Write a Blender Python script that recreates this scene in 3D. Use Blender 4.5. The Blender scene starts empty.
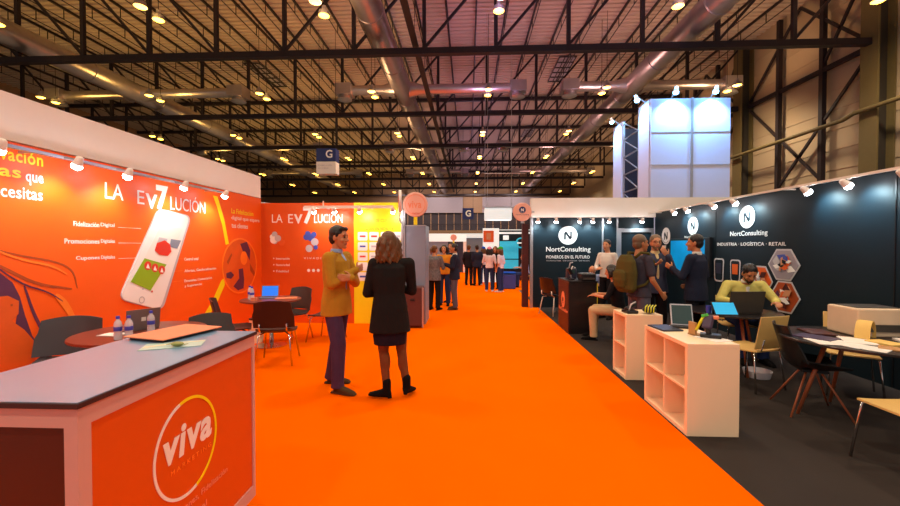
import bpy, bmesh, math, random
from mathutils import Vector, Matrix, Quaternion
random.seed(7)
PI = math.pi
S = bpy.context.scene
COL = S.collection

# ---------------------------------------------------------------- camera
cam_d = bpy.data.cameras.new('camera'); cam = bpy.data.objects.new('camera', cam_d); COL.objects.link(cam)
cam_d.sensor_width = 36; cam_d.lens = 16; cam_d.clip_end = 200; cam_d.clip_start = .05
cam.location = (0, 0, 1.58)
cam.rotation_euler = (PI/2 - math.atan(7/400), 0, math.atan(18/400))
S.camera = cam
# ---------------------------------------------------------------- world and exposure
S.view_settings.view_transform = 'Standard'; S.view_settings.look = 'None'
S.view_settings.gamma = 1; S.view_settings.exposure = 0.0
S.view_settings.use_curve_mapping = False
W = bpy.data.worlds.new('world'); S.world = W; W.use_nodes = True
W.node_tree.nodes['Background'].inputs[0].default_value = (1.0, .92, .88, 1)
W.node_tree.nodes['Background'].inputs[1].default_value = 0.5
HALL_LAMP_W = 820     # each high-bay pair
SPOT_W = 30           # track spotlights

# ---------------------------------------------------------------- materials
def lin(c):
    if isinstance(c, str): c = tuple(int(c[i:i+2], 16) for i in (0, 2, 4))
    return tuple(((x/255)/12.92 if x/255 <= .04045 else ((x/255+.055)/1.055)**2.4) for x in c)
_m = {}
def mat(name, c, rough=.6, metal=0, var=.08, scale=8, bump=0, bscale=60, emit=0, alpha=1, trans=0, spec=.5, coat=0, stretch=None):
    if name in _m: return _m[name]
    m = bpy.data.materials.new(name); m.use_nodes = True; nt = m.node_tree; N = nt.nodes; L = nt.links
    b = N['Principled BSDF']; col = lin(c)
    b.inputs['Roughness'].default_value = rough; b.inputs['Metallic'].default_value = metal
    b.inputs['Specular IOR Level'].default_value = spec
    b.inputs['Coat Weight'].default_value = coat
    if trans: b.inputs['Transmission Weight'].default_value = trans
    if alpha < 1: b.inputs['Alpha'].default_value = alpha
    tc = N.new('ShaderNodeTexCoord'); src = tc.outputs['Object']
    if stretch:
        mp = N.new('ShaderNodeMapping'); mp.inputs['Scale'].default_value = stretch; L.new(src, mp.inputs[0]); src = mp.outputs[0]
    no = N.new('ShaderNodeTexNoise'); no.inputs['Scale'].default_value = scale; no.inputs['Detail'].default_value = 4
    L.new(src, no.inputs['Vector'])
    mx = N.new('ShaderNodeMix'); mx.data_type = 'RGBA'
    mx.inputs['A'].default_value = (*[x*(1-var) for x in col], 1); mx.inputs['B'].default_value = (*[min(1, x*(1+var)) for x in col], 1)
    L.new(no.outputs['Fac'], mx.inputs['Factor']); L.new(mx.outputs['Result'], b.inputs['Base Color'])
    if emit:
        b.inputs['Emission Color'].default_value = (*col, 1); b.inputs['Emission Strength'].default_value = emit
    if bump:
        n2 = N.new('ShaderNodeTexNoise'); n2.inputs['Scale'].default_value = bscale; n2.inputs['Detail'].default_value = 3
        L.new(src, n2.inputs['Vector'])
        bp = N.new('ShaderNodeBump'); bp.inputs['Strength'].default_value = bump; bp.inputs['Distance'].default_value = .01
        L.new(n2.outputs['Fac'], bp.inputs['Height']); L.new(bp.outputs[0], b.inputs['Normal'])
    _m[name] = m; return m
def M(name): return _m[name]
mat('carpet_orange', (255, 104, 0), .95, var=.05, scale=1.3, bump=.25, bscale=300, spec=0)
mat('carpet_dark', (56, 49, 46), .95, var=.15, scale=2, bump=.3, bscale=300, spec=.15)
mat('concrete', (92, 88, 84), .8, var=.12, scale=.6)
mat('roof_deck', (192, 174, 162), .65, var=.08, scale=.5, spec=.3)
mat('steel_dark', (44, 36, 42), .5, metal=.2, var=.1, spec=.4)
mat('hall_wall', (178, 158, 132), .8, var=.06, scale=.4)
mat('column_dark', (52, 46, 40), .7)
mat('column_flange', (104, 90, 54), .7)
mat('galvanised', (190, 180, 182), .32, metal=.85, var=.15, scale=3)
mat('fascia_white', (240, 232, 224), .7, var=.02)
mat('orange_print', (240, 94, 12), .45, var=.03, scale=2, spec=.4)
mat('orange_deep', (216, 84, 8), .45, var=.03, spec=.4)
mat('orange_light', (250, 128, 30), .5, var=.05)
mat('orange_mid', (222, 92, 22), .5, var=.1)
mat('purple_print', (88, 42, 74), .5, var=.15)
mat('brown_print', (168, 70, 22), .5, var=.2)
mat('yellow_print', (244, 226, 6), .45, var=.03)
mat('white_print', (240, 236, 232), .5, var=.01)
mat('grey_print', (190, 186, 190), .5)
mat('green_print', (140, 178, 20), .5)
mat('blue_print', (60, 80, 170), .5)
mat('red_print', (214, 50, 30), .5)
mat('shelf_warm_lit', (252, 222, 184), .45, var=.02)  # white boards, with the warm light on them mixed into the colour
mat('white_lam', (238, 228, 218), .45, var=.02)
mat('counter_top', (112, 148, 184), .28, var=.03, spec=.8)
mat('counter_edge', (52, 26, 30), .5)
mat('counter_frame', (204, 158, 150), .45, var=.02)
mat('maroon', (70, 18, 10), .5)
mat('black_panel', (8, 27, 36), .5, var=.1, scale=1, spec=.3)
mat('black_lam', (30, 25, 27), .3, var=.1)
mat('black_plastic', (20, 20, 24), .35)
mat('grey_shell', (56, 55, 56), .5)
mat('brown_shell', (50, 20, 14), .5)
mat('chrome', (214, 212, 214), .15, metal=1)
mat('aluminium', (188, 186, 190), .35, metal=.8)
mat('beech', (222, 184, 112), .45, var=.08, scale=6, stretch=(1, 8, 1))
mat('orange_wood', (158, 84, 50), .5, var=.12, scale=10)
mat('table_brown', (120, 54, 38), .35, var=.1)
mat('glass_clear', (245, 250, 255), .05, trans=.9, var=0)
mat('bottle_water', (240, 236, 244), .08, trans=.35, var=0)
mat('label_blue', (70, 80, 190), .5)
mat('cap_blue', (60, 70, 200), .4)
mat('laptop_silver', (134, 128, 128), .4, metal=.5)
mat('laptop_dark', (84, 78, 72), .4, metal=.4)
mat('screen_cyan', (30, 160, 210), .3, emit=.7, var=.2, scale=9)
mat('screen_tv', (0, 130, 190), .3, emit=.55, var=.45, scale=3)
mat('screen_teal', (50, 74, 76), .25)
mat('paper_white', (236, 230, 222), .7)
mat('paper_yellow', (236, 196, 110), .7)
mat('paper_pink', (240, 140, 100), .55)
mat('box_beige', (224, 198, 168), .6)
mat('cardboard', (190, 140, 86), .8)
mat('purple_plastic', (70, 56, 84), .4)
mat('yellow_plastic', (222, 214, 30), .4)
mat('green_plastic', (70, 200, 70), .4)
mat('navy_plastic', (36, 40, 62), .4)
mat('tower_white', (214, 216, 240), .6, var=.02)
mat('cabinet_grey', (128, 140, 160), .4, var=.04)
mat('case_brown', (84, 42, 38), .5)
mat('sign_pink', (240, 178, 158), .6)
mat('sign_blue', (22, 40, 104), .5)
mat('emit_warm', (255, 188, 64), emit=11)
mat('emit_white', (250, 250, 255), emit=40)
mat('emit_blue', (120, 205, 255), emit=30)
mat('lightbox', (225, 240, 240), emit=.5, var=.03)
mat('cyan_lit', (40, 170, 200), emit=.5, var=.2)
mat('blue_lit', (20, 110, 230), emit=.8)
mat('mezz', (150, 118, 92), .7, var=.15)
mat('mezz_panel', (150, 140, 150), .7)
mat('glass_dark', (60, 54, 60), .15, var=.2)
mat('skin', (206, 142, 102), .55, var=.05, scale=20)
mat('skin_tan', (190, 122, 80), .55, var=.05, scale=20)
mat('lips', (160, 80, 66), .5)
mat('eye_white', (225, 220, 215), .3)
mat('eye_dark', (36, 24, 20), .3)
mat('hair_black', (26, 18, 16), .45, bump=.8, bscale=60, var=.3, stretch=(1, 1, .2))
mat('hair_brown', (98, 62, 28), .42, bump=1, bscale=55, var=.5, scale=30, stretch=(1, 1, .15))
mat('hair_grey', (110, 88, 66), .5, bump=.6, bscale=90, var=.3)
def cloth(name, c, var=.12, scale=14): return mat(name, c, .9, bump=.5, bscale=26, var=var, scale=scale, spec=.15)
cloth('jacket_mustard', (176, 128, 38)); cloth('jeans_plum', (72, 50, 78)); cloth('suede', (74, 54, 32))
cloth('coat_black', (30, 27, 27)); cloth('skirt_navy', (30, 24, 38)); cloth('tights', (112, 66, 38), var=.2); cloth('boot_black', (16, 14, 15))
cloth('shirt_blue', (150, 168, 205)); cloth('shirt_white', (225, 218, 210)); cloth('suit_navy', (38, 42, 60)); cloth('suit_dark', (30, 28, 36))
cloth('tee_grey', (66, 62, 74)); cloth('pack_olive', (84, 74, 36)); cloth('jeans_blue', (44, 60, 104)); cloth('blazer_yellow', (222, 208, 116))
cloth('shirt_cream', (226, 202, 150)); cloth('jacket_slate', (66, 70, 92)); cloth('scarf_yellow', (222, 140, 40)); cloth('tunic_grey', (112, 110, 116), var=.8, scale=26)
cloth('trouser_dark', (26, 22, 26)); cloth('trouser_grey', (90, 86, 100)); cloth('tee_white', (228, 216, 224)); cloth('cap_green', (60, 170, 50)); cloth('cap_royal', (30, 90, 210)); cloth('cap_pink', (230, 150, 170))
cloth('dress_beige', (200, 170, 130))

# ---------------------------------------------------------------- helpers
class MB:
    """collects closed shapes, then links them as one mesh object"""
    def __init__(s): s.bm = bmesh.new(); s.mats = []; s.cur = 0
    def m(s, name):
        if name not in s.mats: s.mats.append(name)
        s.cur = s.mats.index(name); return s
    def _f(s, vs):
        try: f = s.bm.faces.new(vs); f.material_index = s.cur; return f
        except ValueError: return None
    def box(s, x0, x1, y0, y1, z0, z1, T=None):
        v = [Vector(p) for p in ((x0,y0,z0),(x1,y0,z0),(x1,y1,z0),(x0,y1,z0),(x0,y0,z1),(x1,y0,z1),(x1,y1,z1),(x0,y1,z1))]
        if T: v = [T @ p for p in v]
        v = [s.bm.verts.new(p) for p in v]
        for q in ((0,3,2,1),(4,5,6,7),(0,1,5,4),(1,2,6,5),(2,3,7,6),(3,0,4,7)): s._f([v[i] for i in q])
        return s
    def bar(s, a, b, w, h=None, up=(0,0,1)):
        a = Vector(a); b = Vector(b); h = h or w; d = b-a; L = d.length; d.normalize(); up = Vector(up)
        if abs(d.dot(up)) > .98: up = Vector((0,1,0))
        x = d.cross(up).normalized(); y = x.cross(d)
        T = Matrix((x, d, y)).transposed().to_4x4(); T.translation = a
        return s.box(-w/2, w/2, 0, L, -h/2, h/2, T)
    def rings(s, R, cap=True):
        rv = [[s.bm.verts.new(p) for p in r] for r in R]
        n = len(rv[0])
        for a, b in zip(rv, rv[1:]):
            for i in range(n): s._f([a[i], a[(i+1)%n], b[(i+1)%n], b[i]])
        if cap: s._f(rv[0][::-1]); s._f(rv[-1])
        return s
    def tube(s, pts, r, n=10):
        pts = [Vector(p) for p in pts]; rr = r if isinstance(r, (list, tuple)) else [r]*len(pts)
        R = []; ref = None
        for i, p in enumerate(pts):
            t = (pts[min(i+1, len(pts)-1)] - pts[max(i-1, 0)]).normalized()
            if ref is None: ref = Vector((0,0,1)) if abs(t.z) < .9 else Vector((1,0,0))
            x = t.cross(ref).normalized(); y = t.cross(x).normalized(); ref = -y if False else ref
            R.append([p + x*rr[i]*math.cos(2*PI*k/n) + y*rr[i]*math.sin(2*PI*k/n) for k in range(n)])
        return s.rings(R)
    def lathe(s, c, prof, n=24, T=None):
        c = Vector(c); R = []
        for r, z in prof:
            q = [Vector((r*math.cos(2*PI*k/n), r*math.sin(2*PI*k/n), z)) for k in range(n)]
            R.append([(T @ p if T else p) + c for p in q])
        return s.rings(R)
    def ell(s, c, r, T=None, n=14, mrings=8):
        if isinstance(r, (int, float)): r = (r, r, r)
        c = Vector(c); R = []
        for i in range(mrings+1):
            a = -PI/2 + PI*(i + (.15 if i == 0 else -.15 if i == mrings else 0))/mrings
            R.append([c + (T @ Vector(q) if T else Vector(q)) for q in [(r[0]*math.cos(a)*math.cos(2*PI*k/n), r[1]*math.cos(a)*math.sin(2*PI*k/n), r[2]*math.sin(a)) for k in range(n)]])
        return s.rings(R)
    def cap(s, a, b, ra, rb, n=10):
        a = Vector(a); b = Vector(b)
        s.tube([a, b], [ra, rb], n); s.ell(a, ra, n=n, mrings=6); s.ell(b, rb, n=n, mrings=6); return s
    def loft(s, rings, n=20):
        R = []
        for c, ax, ay, rx, ry in rings:
            c = Vector(c); ax = Vector(ax); ay = Vector(ay)
            R.append([c + ax*rx*math.cos(2*PI*k/n) + ay*ry*math.sin(2*PI*k/n) for k in range(n)])
        return s.rings(R)
    def poly(s, pts, T, th=.003, z0=0):
        """flat shape with a thickness, in the plane of T"""
        a = [s.bm.verts.new(T @ Vector((p[0], p[1], z0))) for p in pts]; b = [s.bm.verts.new(T @ Vector((p[0], p[1], z0+th))) for p in pts]
        n = len(pts)
        s._f(a[::-1]); s._f(b)
        for i in range(n): s._f([a[i], a[(i+1)%n], b[(i+1)%n], b[i]])
        return s
    def ringpoly(s, cx, cy, r0, r1, T, th=.003, z0=0, n=40, a0=0, a1=360, sx=1):
        full = (a1-a0) >= 360; k = n if full else n+1
        A = [math.radians(a0+(a1-a0)*i/n) for i in range(k)]
        V = [[s.bm.verts.new(T @ Vector((cx+sx*r*math.cos(a), cy+r*math.sin(a), z))) for a in A] for r, z in ((r0,z0),(r1,z0),(r1,z0+th),(r0,z0+th))]
        for i in range(n):
            j = (i+1) % k
            for q in range(4): p = (q+1)%4; s._f([V[q][i], V[q][j], V[p][j], V[p][i]])
        if not full:
            s._f([V[q][0] for q in range(4)]); s._f([V[q][-1] for q in range(4)][::-1])
        return s
    def mesh(s, name, mt=None, smooth=False):
        bmesh.ops.recalc_face_normals(s.bm, faces=s.bm.faces)
        me = bpy.data.meshes.new(name); s.bm.to_mesh(me); s.bm.free()
        for x in (s.mats or [mt]): me.materials.append(M(x))
        if smooth:
            for p in me.polygons: p.use_smooth = True
        return me
    def build(s, name, mt=None, parent=None, bevel=0, smooth=False, auto=False):
        me = s.mesh(name, mt, smooth)
        o = bpy.data.objects.new(name, me); COL.objects.link(o)
        if parent: o.parent = parent
        if bevel:
            b = o.modifiers.new('bevel', 'BEVEL'); b.width = bevel; b.segments = 2; b.limit_method = 'ANGLE'
        if auto:
            for p in me.polygons: p.use_smooth = True
            me.set_sharp_from_angle(angle=math.radians(38))
        return o
def tag(o, label=None, cat=None, group=None, kind=None):
    if label: o['label'] = label
    if cat: o['category'] = cat
    if group: o['group'] = group
    if kind: o['kind'] = kind
    return o
def empty(name, loc=(0,0,0), rz=0, label=None, cat=None, group=None):
    o = bpy.data.objects.new(name, None); COL.objects.link(o); o.location = loc; o.rotation_euler = (0,0,rz); o.empty_display_size = .1
    return tag(o, label, cat, group)
def struct(o): o['kind'] = 'structure'; return o
def kids(o): return [c for c in COL.objects if c.parent == o]
def dup(o, loc=None, rz=None, label=None, parent=None, _kids=None):
    c = o.copy(); COL.objects.link(c)
    if parent: c.parent = parent
    if loc is not None: c.location = loc
    if rz is not None: c.rotation_euler = (0,0,rz)
    if label: c['label'] = label
    for k in (kids(o) if _kids is None else _kids.get(o, [])): dup(k, parent=c, _kids=_kids)
    return c
# planes on which graphics are laid: local x runs along the reading direction, local y is up
def plane(o, kind):
    X = {'L': (0,1,0), 'R': (0,-1,0), 'F': (1,0,0)}[kind]; Z = {'L': (1,0,0), 'R': (-1,0,0), 'F': (0,-1,0)}[kind]
    T = Matrix((Vector(X), Vector((0,0,1)), Vector(Z))).transposed().to_4x4(); T.translation = o; return T
_txt = {}
def text(s, T, x0, y0, x1, y1, mt, parent, bold=0, name='lettering', shear=0, th=.002, z0=.001, label=None):
    """lettering fitted into a rectangle of plane T"""
    cu = bpy.data.curves.new('t', 'FONT'); cu.body = s; cu.offset = bold; cu.extrude = 0; cu.shear = shear; cu.resolution_u = 3; cu.space_character = 1+bold*3.5
    to = bpy.data.objects.new('t', cu); COL.objects.link(to)
    dg = bpy.context.evaluated_depsgraph_get(); me = bpy.data.meshes.new_from_object(to.evaluated_get(dg))
    bpy.data.objects.remove(to)
    bm = bmesh.new(); bm.from_mesh(me); bpy.data.meshes.remove(me)
    r = bmesh.ops.extrude_face_region(bm, geom=bm.faces[:])
    for v in [g for g in r['geom'] if isinstance(g, bmesh.types.BMVert)]: v.co.z += 1
    xs = [v.co.x for v in bm.verts]; ys = [v.co.y for v in bm.verts]
    ax, bx, ay, by = min(xs), max(xs), min(ys), max(ys)
    for v in bm.verts:
        v.co = T @ Vector((x0+(v.co.x-ax)/(bx-ax)*(x1-x0), y0+(v.co.y-ay)/(by-ay)*(y1-y0), z0+v.co.z*th))
    bmesh.ops.recalc_face_normals(bm, faces=bm.faces)
    me = bpy.data.meshes.new(name); bm.to_mesh(me); bm.free(); me.materials.append(M(mt))
    for p in me.polygons: p.use_smooth = False
    o = bpy.data.objects.new(name, me); COL.objects.link(o); o.parent = parent
    if label: o['label'] = label
    return o
def light(kind, loc, power, color, parent=None, target=None, size=.1, angle=90, blend=.6, name='lamp_light'):
    d = bpy.data.lights.new(name, kind); d.energy = power; d.color = color
    if kind == 'SPOT': d.spot_size = math.radians(angle); d.spot_blend = blend; d.shadow_soft_size = size
    elif kind == 'POINT': d.shadow_soft_size = size
    o = bpy.data.objects.new(name, d); COL.objects.link(o); o.location = loc
    if target is not None: o.rotation_euler = (Vector(target)-Vector(loc)).to_track_quat('-Z', 'Y').to_euler()
    if parent: o.parent = parent; o.matrix_parent_inverse = Matrix()
    return o
def child_world(o, parent):
    """parent is unrotated: shift the child's mesh so that world coordinates stay"""
    o.parent = parent; o.location = -Vector(parent.location); return o
# ================================================================ THE HALL
TY = [16.6 + 7.74*k for k in range(7)]     # truss rows
XL, XR, YB = -34, 16.5, 66
struct(MB().m('concrete').box(XL, XR, -16, YB, -.3, -.012).build('floor', 'concrete'))
# main aisle carpet and booth carpets
struct(MB().m('carpet_orange').box(-4.4, 1.80, -3, 34, -.012, 0).build('floor_orange_carpet'))
b = MB().m('carpet_dark'); b.box(1.8, 8.5, -3, 12.4, -.012, .0); struct(b.build('floor_dark_carpet'))
b = MB().m('carpet_orange'); b.box(1.9, 6, 12.6, 14.4, -.011, .002).box(1.8, 4.2, 14.4, 24, -.011, .001); struct(b.build('floor_cross_carpet'))
# roof deck: folded sheet, ribs run across the hall
b = MB().m('roof_deck'); zc = 13.5; pts = []; y = -6
while y < YB: pts += [(y, zc), (y+.16, zc), (y+.19, zc+.07), (y+.33, zc+.07)]; y += .36
low = [Vector((XL-.3, p[0], p[1])) for p in pts]; hi = [Vector((XR+.3, p[0], p[1])) for p in pts]
vl = [b.bm.verts.new(p) for p in low]; vh = [b.bm.verts.new(p) for p in hi]
for i in range(len(pts)-1): b._f([vl[i], vh[i], vh[i+1], vl[i+1]])
b.box(XL-.3, XR+.3, -6, YB+.3, zc+.12, zc+.2)
struct(b.build('ceiling'))
# side walls and the far wall
b = MB().m('hall_wall').box(XR, XR+.2, -8, YB, 0, zc+.13)
for k in range(14): b.box(XR-.03, XR, -8, YB, .9*k+.5, .9*k+.53)
struct(b.build('wall_right'))
struct(MB().m('mezz').box(XL-.2, XL, -8, YB, 0, zc+.13).build('wall_left'))
struct(MB().m('mezz').box(XL, XR, YB, YB+.2, 0, zc+.13).build('wall_back'))

# columns against the right wall
ROWN = ['first', 'second', 'third', 'fourth', 'fifth', 'sixth', 'seventh', 'eighth']
for k in range(4):
    y = TY[k]
    e = empty('steel_column', (15.95, y, 0), 0, 'tall dark steel column standing by the right hall wall, %s from the camera' % ROWN[k], 'column', 'steel columns along the right wall')
    MB().m('column_dark').box(-.12, .5, -.05, .05, 0, 13.3).build('web', parent=e)
    MB().m('column_flange').box(-.2, -.12, -.35, .35, 0, 13.3).build('flange', parent=e)
    MB().m('column_flange').box(.45, .5, -.35, .35, 0, 13.3).build('flange', parent=e)
for k in range(3):
    y0, y1 = TY[k], TY[k+1]
    e = empty('wall_bracing', (16.2, y0, 0), 0, 'crossed steel braces and thin posts on the right hall wall, %s bay' % ROWN[k], 'bracing', 'wall bracing bays')
    L = y1-y0
    for p in (L/3, 2*L/3): MB().m('steel_dark').box(-.1, .1, p-.1, p+.1, 0, 13.3).build('post', parent=e)
    for a, c in (((0, .4, 2.4), (0, L-.4, 9.4)), ((0, .4, 9.4), (0, L-.4, 2.4)), ((0, .4, 9.8), (0, L/2, 13.2)), ((0, L-.4, 9.8), (0, L/2, 13.2)), ((0, .4, 13.2), (0, L/3, 9.8))):
        MB().m('steel_dark').bar(a, c, .09, .12).build('brace', parent=e)
    MB().m('steel_dark').box(-.08, .08, .36, L-.36, 9.5, 9.7).build('girt', parent=e)
tag(MB().m('column_flange').tube([(15.6, -2, 6.9), (15.6, 17, 6.95), (15.55, 17.4, 6.8), (15.55, 24.6, 6.8), (15.6, 25, 6.7), (15.6, 60, 6.7)], .085).build('sprinkler_pipe', smooth=True), 'long brown pipe running along the right hall wall above the black booth', 'pipe')

# trusses
XS = [-31.2+2.94*i for i in range(17)]     # panel points
def truss_proto():
    e = empty('roof_truss', (0, 0, 0))
    MB().m('steel_dark').box(XL+.1, XR-.75, -.13, .13, 9.47, 9.72).build('bottom_chord', parent=e)
    MB().m('steel_dark').box(XL+.1, XR-.75, -.12, .12, 13.1, 13.35).build('top_chord', parent=e)
    pm = MB().m('steel_dark').box(-.075, .075, -.075, .075, 9.75, 13.1).mesh('post')
    dm = MB().m('steel_dark').bar((.05, 0, 9.8), (2.94-.05, 0, 13.05), .1, .1).mesh('diagonal')
    for i, x in enumerate(XS[:-1]):
        for nm, me in (('post', pm), ('diagonal', dm)):
            o = bpy.data.objects.new(nm, me); COL.objects.link(o); o.parent = e; o.location = (x-.01, 0, 0)
            if nm == 'diagonal' and x < -9: o.scale = (-1, 1, 1); o.location.x += 2.94
    o = bpy.data.objects.new('post', pm); COL.objects.link(o); o.parent = e; o.location = (XS[-1], 0, 0)
    return e
tp = truss_proto()
for k in range(7):
    e = tp if k == 0 else dup(tp)
    e.location = (0, TY[k], 0)
    tag(e, 'dark steel roof truss spanning the hall, %s row from the camera' % ROWN[k], 'truss', 'roof trusses')
# joists running away from the camera under the deck
def joist():
    b = MB().m('steel_dark'); y0, y1 = -4, 65.5
    b.box(-.04, .04, y0, y1, 13.38, 13.5).box(-.018, .018, y0, y1, 12.88, 12.915)
    y = y0+.5
    while y < y1-1.2:
        b.box(-.016, .016, y-.016, y+.016, 12.9, 13.38); y += 1.9
    return b.mesh('roof_joist')
jm = joist()
ORD = ['first', 'second', 'third', 'fourth', 'fifth', 'sixth', 'seventh', 'eighth', 'ninth', 'tenth', 'eleventh', 'twelfth', 'thirteenth', 'fourteenth']
JX = [XS[j]+d for j in range(16) for d in (.74, 2.2)]
def joist_label(x):
    near = min(((-19.2, 'left'), (-3.7, 'centre'), (9.05, 'right')), key=lambda d: abs(d[0]-x)); side = 'left' if x < near[0] else 'right'
    n = sum(1 for q in JX if min(near[0], x) <= q <= max(near[0], x))
    return 'thin dark roof joist, %s one to the %s of the %s air duct' % (ORD[n-1], side, near[1])
for i, x in enumerate(JX):
    o = bpy.data.objects.new('roof_joist', jm); COL.objects.link(o); o.location = (x, 0, 0)
    tag(o, joist_label(x), 'joist', 'roof joists')
# cable tray above the bottom chords
e = empty('cable_tray', (-2.2, 0, 9.95), 0, 'long grey cable tray running beside the centre duct', 'cable tray')
MB().m('column_dark').box(-.12, .12, -3, 62, -.05, -.02).box(-.12, -.1, -3, 62, -.02, .06).box(.1, .12, -3, 62, -.02, .06).build('tray', parent=e)
for k in range(16): MB().m('steel_dark').box(-.01, .01, 1+3.87*k-.01, 1+3.87*k+.01, -.02, 3.55).build('hanger', parent=e)
# skylight hatch
for i, (x, y) in enumerate([(6.25, 27.4), (-14, 27.4), (6.25, 42)]):
    e = empty('roof_hatch', (x, y, 13.4), 0, ['ribbed grid roof hatch between the centre and right ducts', 'ribbed grid roof hatch near the left duct', 'distant ribbed grid roof hatch, farthest down the hall'][i], 'roof hatch', 'roof hatches')
    MB().m('mezz_panel').box(-.55, .55, -1.9, 1.9, .02, .06).build('panel', parent=e)
    g = MB().m('steel_dark')
    for q in range(6): g.box(-.55, .55, -1.9+.74*q, -1.86+.76*q, -.03, .02)
    for q in range(4): g.box(-.55+.34*q, -.5+.34*q, -1.9, 1.9, -.03, .02)
    g.build('grille', parent=e)

# ducts
DUCTS = {}
def duct(x, label):
    e = empty('air_duct', (x, 0, 10.45), 0, label, 'duct', 'long round air ducts'); DUCTS[x] = e
    MB().m('galvanised').tube([(0, -3, 0), (0, 64, 0)], .52, 24).build('pipe', parent=e, auto=True)
    for k in range(14):
        y = 1.5+4.5*k
        MB().m('galvanised').tube([(0, y, 0), (0, y+.08, 0)], .55, 24).build('joint_ring', parent=e, auto=True)
duct(-3.7, 'long round metal air duct above the centre aisle')
duct(9.05, 'long round metal air duct on the right side of the hall')
duct(-19.2, 'long round metal air duct at the far left, lit orange from below')
def branch(x, y, xl, xr):
    e = DUCTS[x]
    for s, xe in ((-1, xl), (1, xr)):
        if abs(xe-x) < .6: continue
        q = xe-x
        MB().m('galvanised').tube([(s*.4, y-.02, -.05), (s*1.1, y, -.05), (q-s*.4, y, -.05)], [.45, .26, .26], 16).build('cross_pipe', parent=e, auto=True)
        p = MB().m('galvanised').box(q-.45, q+.45, y-.45, y+.45, -.35, .25).build('plenum_box', parent=e, bevel=.02)
        MB().m('aluminium').lathe((q, y, -.35), [(.3, 0), (.36, -.12), (.42, -.22), (.22, -.3)], 18).build('diffuser', parent=p, auto=True)
for x, l, r in ((-3.7, -7.0, 2.75), (9.05, 5.6, 14.2), (-19.2, -24, -13.2)):
    for k, y in enumerate((22.6, 35.2, 47.6)):
        if k == 1 and x == -3.7: l, r = -6.9, -.4
        branch(x, y, l if not (x > 9 and k == 1) else 3.0, r)

# high-bay lamps, hung in pairs
LX = [(-23.2, 'left of the left duct'), (-17.1, 'just right of the left duct'), (-11.05, 'midway between left and centre ducts'), (-5.05, 'just left of the centre duct'), (1.05, 'above the aisle between centre and right ducts'), (7.06, 'just left of the right duct'), (13.5, 'between the right duct and the right wall')]
def lamp_proto():
    e = empty('high_bay_lamp')
    MB().m('steel_dark').tube([(0, 0, .32), (0, 0, 3.88)], .012, 6).build('hanging_rod', parent=e)
    MB().m('aluminium').lathe((0, 0, 0), [(.2, 0), (.17, .16), (.08, .22), (.07, .34)], 16).build('reflector', parent=e, auto=True)
    MB().m('emit_warm').lathe((0, 0, -.02), [(.12, -.02), (.18, .015)], 16).build('glowing_lens', parent=e)
    return e
lp = None
for k in range(-2, 7):
    for x, where in LX:
        y0 = 13.15+7.7*k
        if k >= 0:
            for j in (0, 1):
                if k == 0 and j == 0 and x in (1.05, -5.05): pass
                e = lp = lamp_proto() if lp is None else dup(lp)
                e.location = (x, y0+.8*j, 9.65)
                tag(e, 'hanging hall lamp %s, %s lamp of %s row' % (where, ('nearer', 'farther')[j], ROWN[k]), 'lamp', 'high-bay lamps under the roof')
        if k <= 6:
            light('SPOT', (x, y0+.4, 9.5), HALL_LAMP_W, (1, .80, .56), target=(x, y0+.4, 0), size=.3, angle=150, blend=.8, name='hall_light')
# added upward fill lights, tinted per lamp column, that brighten the roof
for x, c in ((-23.2, (1, .56, .12)), (-17.1, (1, .56, .12)), (-11.05, (1, .56, .14)), (-5.05, (1, .55, .24)), (1.05, (.78, .46, .80)), (7.06, (1, .54, .48)), (13.5, (1, .60, .30))):
    for k in range(-1, 7):
        light('SPOT', (x, 13.5+7.7*k, 9.3), 250 if x != 13.5 else 330, c, target=(x, 13.5+7.7*k, 20), size=.5, angle=168, blend=.5, name='roof_fill_light')

# added fill lights without fittings, aimed to brighten the right wall
for k in range(0, 5):
    light('SPOT', (13.5, 13.9+7.7*k, 9.4), 420, (1, .76, .44), target=(16.5, 15.5+7.7*k, 4.5), size=.3, angle=130, blend=.9, name='wall_fill_light')
for x in (-11.05, -5.05, 1.05, 7.06):
    light('SPOT', (x, 60, 9.3), 900, (1, .8, .72), target=(x, 66, 6.5), size=.3, angle=140, blend=.9, name='wall_fill_light')  # extra fill lights added to brighten the far wall

# mezzanine at the end of the hall
e = empty('mezzanine', (0, 62, 0), 0, 'distant mezzanine gallery with window front across the far end', 'gallery')
MB().m('mezz').box(-16, 14, 0, 3.6, 3.3, 4.0).build('floor_slab', parent=e)
MB().m('glass_dark').box(-16, 14, 2.6, 2.7, 4.0, 6.9).build('window_front', parent=e)
g = MB().m('mezz')
for i in range(25): g.box(-16+1.25*i-.06, -16+1.25*i+.06, 2.5, 2.75, 4.0, 6.9)
g.build('mullions', parent=e)
g = MB().m('steel_dark').box(-16, 14, .05, .1, 4.9, 4.98)
for i in range(40): g.box(-16+.75*i, -16+.75*i+.04, .05, .1, 4.0, 4.9)
g.build('railing', parent=e)
MB().m('mezz_panel').box(-8, -.8, 2.2, 2.5, 6.9, 9.4).build('upper_panel', parent=e)
MB().m('mezz_panel').box(2.3, 14, 2.2, 2.5, 6.9, 9.4).build('upper_panel', parent=e)
MB().m('mezz').box(-.8, 2.3, 2.3, 2.5, 6.9, 9.4).build('upper_panel', parent=e, )
MB().m('glass_dark').box(-16, 14, 3.0, 3.1, 0, 3.3).build('lower_front', parent=e)

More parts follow.
